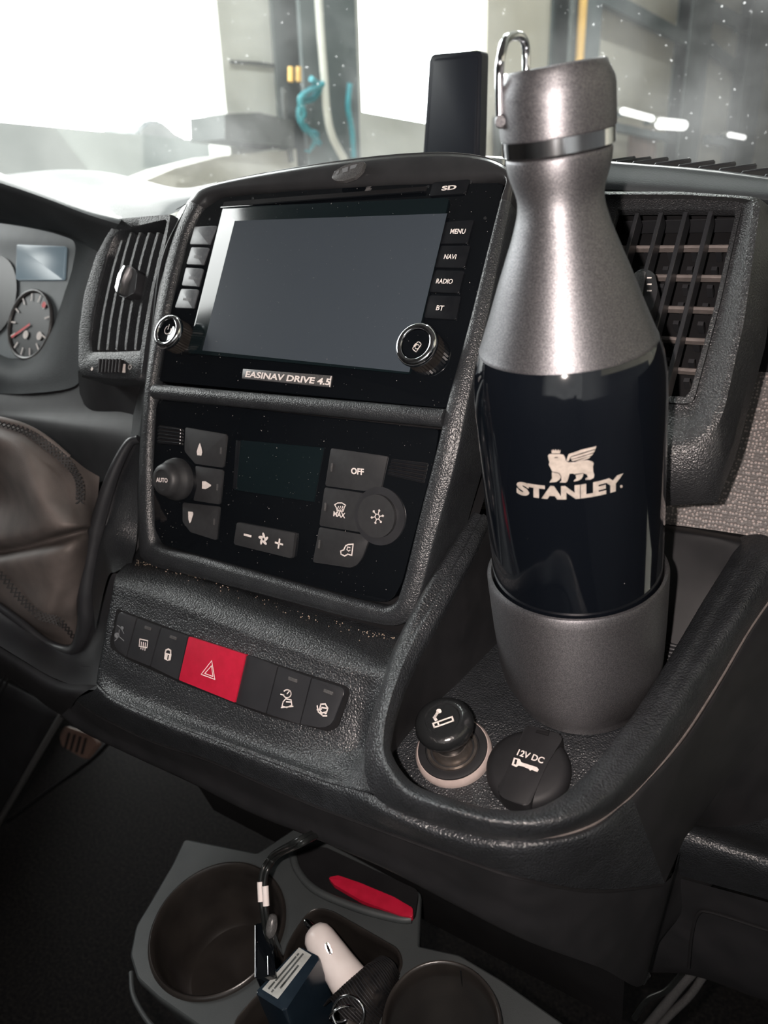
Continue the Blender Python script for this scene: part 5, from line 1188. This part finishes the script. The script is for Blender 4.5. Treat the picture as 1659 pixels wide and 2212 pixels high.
# footwell trim, pedal
e0_, e1_ = np.array([136, 1540]), np.array([-6, 1782])
FT = thing('footwell_trim', 'dark ribbed footwell panel with a pale straight edge at lower left', 'panel', tuple(atY(60, 1600, .05)))
rows = []
for t in np.linspace(0, 1, 5):
    b_ = e0_+(e1_-e0_)*t; a_ = np.array([-140, 1400+t*430]); rows.append([atY(*(a_+(b_-a_)*s), .05-.01*s) for s in (0, .33, .66, 1)])
grid('trim_panel', rows, 'soft', FT, su=3, sv=3, thick=.003)
lab(tube('trim_edge', [atY(*(e0_+(e1_-e0_)*t), .038) for t in (0, .5, 1)], .0036, 'lens', FT, sub=0), 'pale grey straight edge')
for k in range(9):
    a = np.array([20-k*14+20, 1500+k*2]); d = np.array([-58, 105]); 
    tube('trim_rib', [atY(*(a+d*t+np.array([0, -70])), .038) for t in (0, 1, 2)], .0014, 'soft', FT, n=6, sub=0)
PD = thing('pedal', 'small brownish pedal pad with grooves deep in the dark footwell', 'pedal', tuple(atY(172, 1605, .22)))
PP = Pl(atY(172, 1605, .22), 40)
prism('pedal_pad', PP, roundpoly(PP.ls([(140, 1568), (196, 1588), (212, 1606), (184, 1640), (134, 1612), (128, 1590)]), .004), -.008, 0, 'brown', PD, bev=.002)
for k in range(4): prism('pad_groove', PP, stroke(PP.ls([(150+k*12, 1585+k*4), (142+k*12, 1615+k*4)]), .004)[0], 0, .002, 'soft', PD, bev=.0005)
tube('pedal_arm', [atY(a, b, .2) for a, b in ((18, 1775), (100, 1712), (190, 1648), (240, 1600))], .003, 'soft', PD)
# ================================================================ LOWER RIGHT DASH
R0 = row([.09, .09, .09, .09], [(1490, 1680), (1560, 1690), (1640, 1700), (1760, 1720)])
R1 = row([.05, .05, .05, .05], [(1505, 1768), (1560, 1778), (1640, 1804), (1760, 1838)])
R2 = row([.012, .012, .012, .012], [(1500, 1785), (1560, 1805), (1640, 1832), (1760, 1866)])
R3 = row([.0, .0, .0, .0], [(1482, 1806), (1560, 1830), (1640, 1855), (1760, 1890)])
R4 = row([.002, .002, .002, .002], [(1466, 1840), (1550, 1864), (1640, 1892), (1760, 1928)])
R5 = row([.02, .02, .02, .02], [(1450, 1886), (1545, 1912), (1640, 1938), (1760, 1972)])
grid('knee_panel', [R0, R1, R2, R3, R4, R5], 'leather', D, su=6, sv=6)
R6 = row([.022, .022, .022, .022], [(1448, 1892), (1545, 1918), (1640, 1944), (1760, 1978)])
R7 = row([.03, .03, .03, .03], [(1415, 1960), (1530, 1990), (1640, 2030), (1760, 2070)])
R8 = row([.04, .04, .04, .04], [(1388, 2095), (1500, 2102), (1640, 2152), (1760, 2190)])
R9 = row([.08, .08, .08, .08], [(1388, 2080), (1500, 2096), (1640, 2146), (1760, 2186)])
grid('glovebox_door', [R6, R7, R8, R9], 'soft', D, su=6, sv=6)
tube('door_joint', [atY(a, b, .026) for a, b in ((1487, 2090), (1494, 2020), (1508, 1974), (1540, 1972), (1660, 2010))], .0009, 'black', D, n=6, sub=5)
for i, pts in enumerate((((1500, 2096), (1470, 2130), (1430, 2180), (1380, 2240)), ((1525, 2100), (1490, 2150), (1440, 2200), (1400, 2250)), ((1478, 2100), (1440, 2140), (1400, 2160), (1370, 2200)))):
    tag(tube('loose_cable', [atY(a, b, .09) for a, b in pts], .0032-.0006*i, 'lens' if i < 2 else 'cable'), ('grey cable under the glovebox, %s of three' % ('middle', 'right-hand', 'left-hand')[i]), 'cable', 'cables under the glovebox')
tube('cable_clip', [atY(a, b, .03) for a, b in ((1400, 2105), (1394, 2112), (1388, 2122))], .0016, 'lens', D)
# ================================================================ DARK DEVICE ON THE DASH
PH = Pl(atY(980, 330, .3), -3)
ph = thing('tall_device', 'tall dark slab device standing upright on the dash against the bright opening', 'device', tuple(PH.P0))
b_ = prism('case', PH, roundpoly(PH.ls([(929, 118), (1041, 108), (1036, 345), (914, 345)]), .004), -.012, 0, 'phone', ph, bev=.0015)
prism('glass_face', PH, roundpoly(PH.ls([(937, 128), (1033, 120), (1028, 345), (922, 345)]), .003), -.0, .0006, 'phone', ph, bev=.0003)
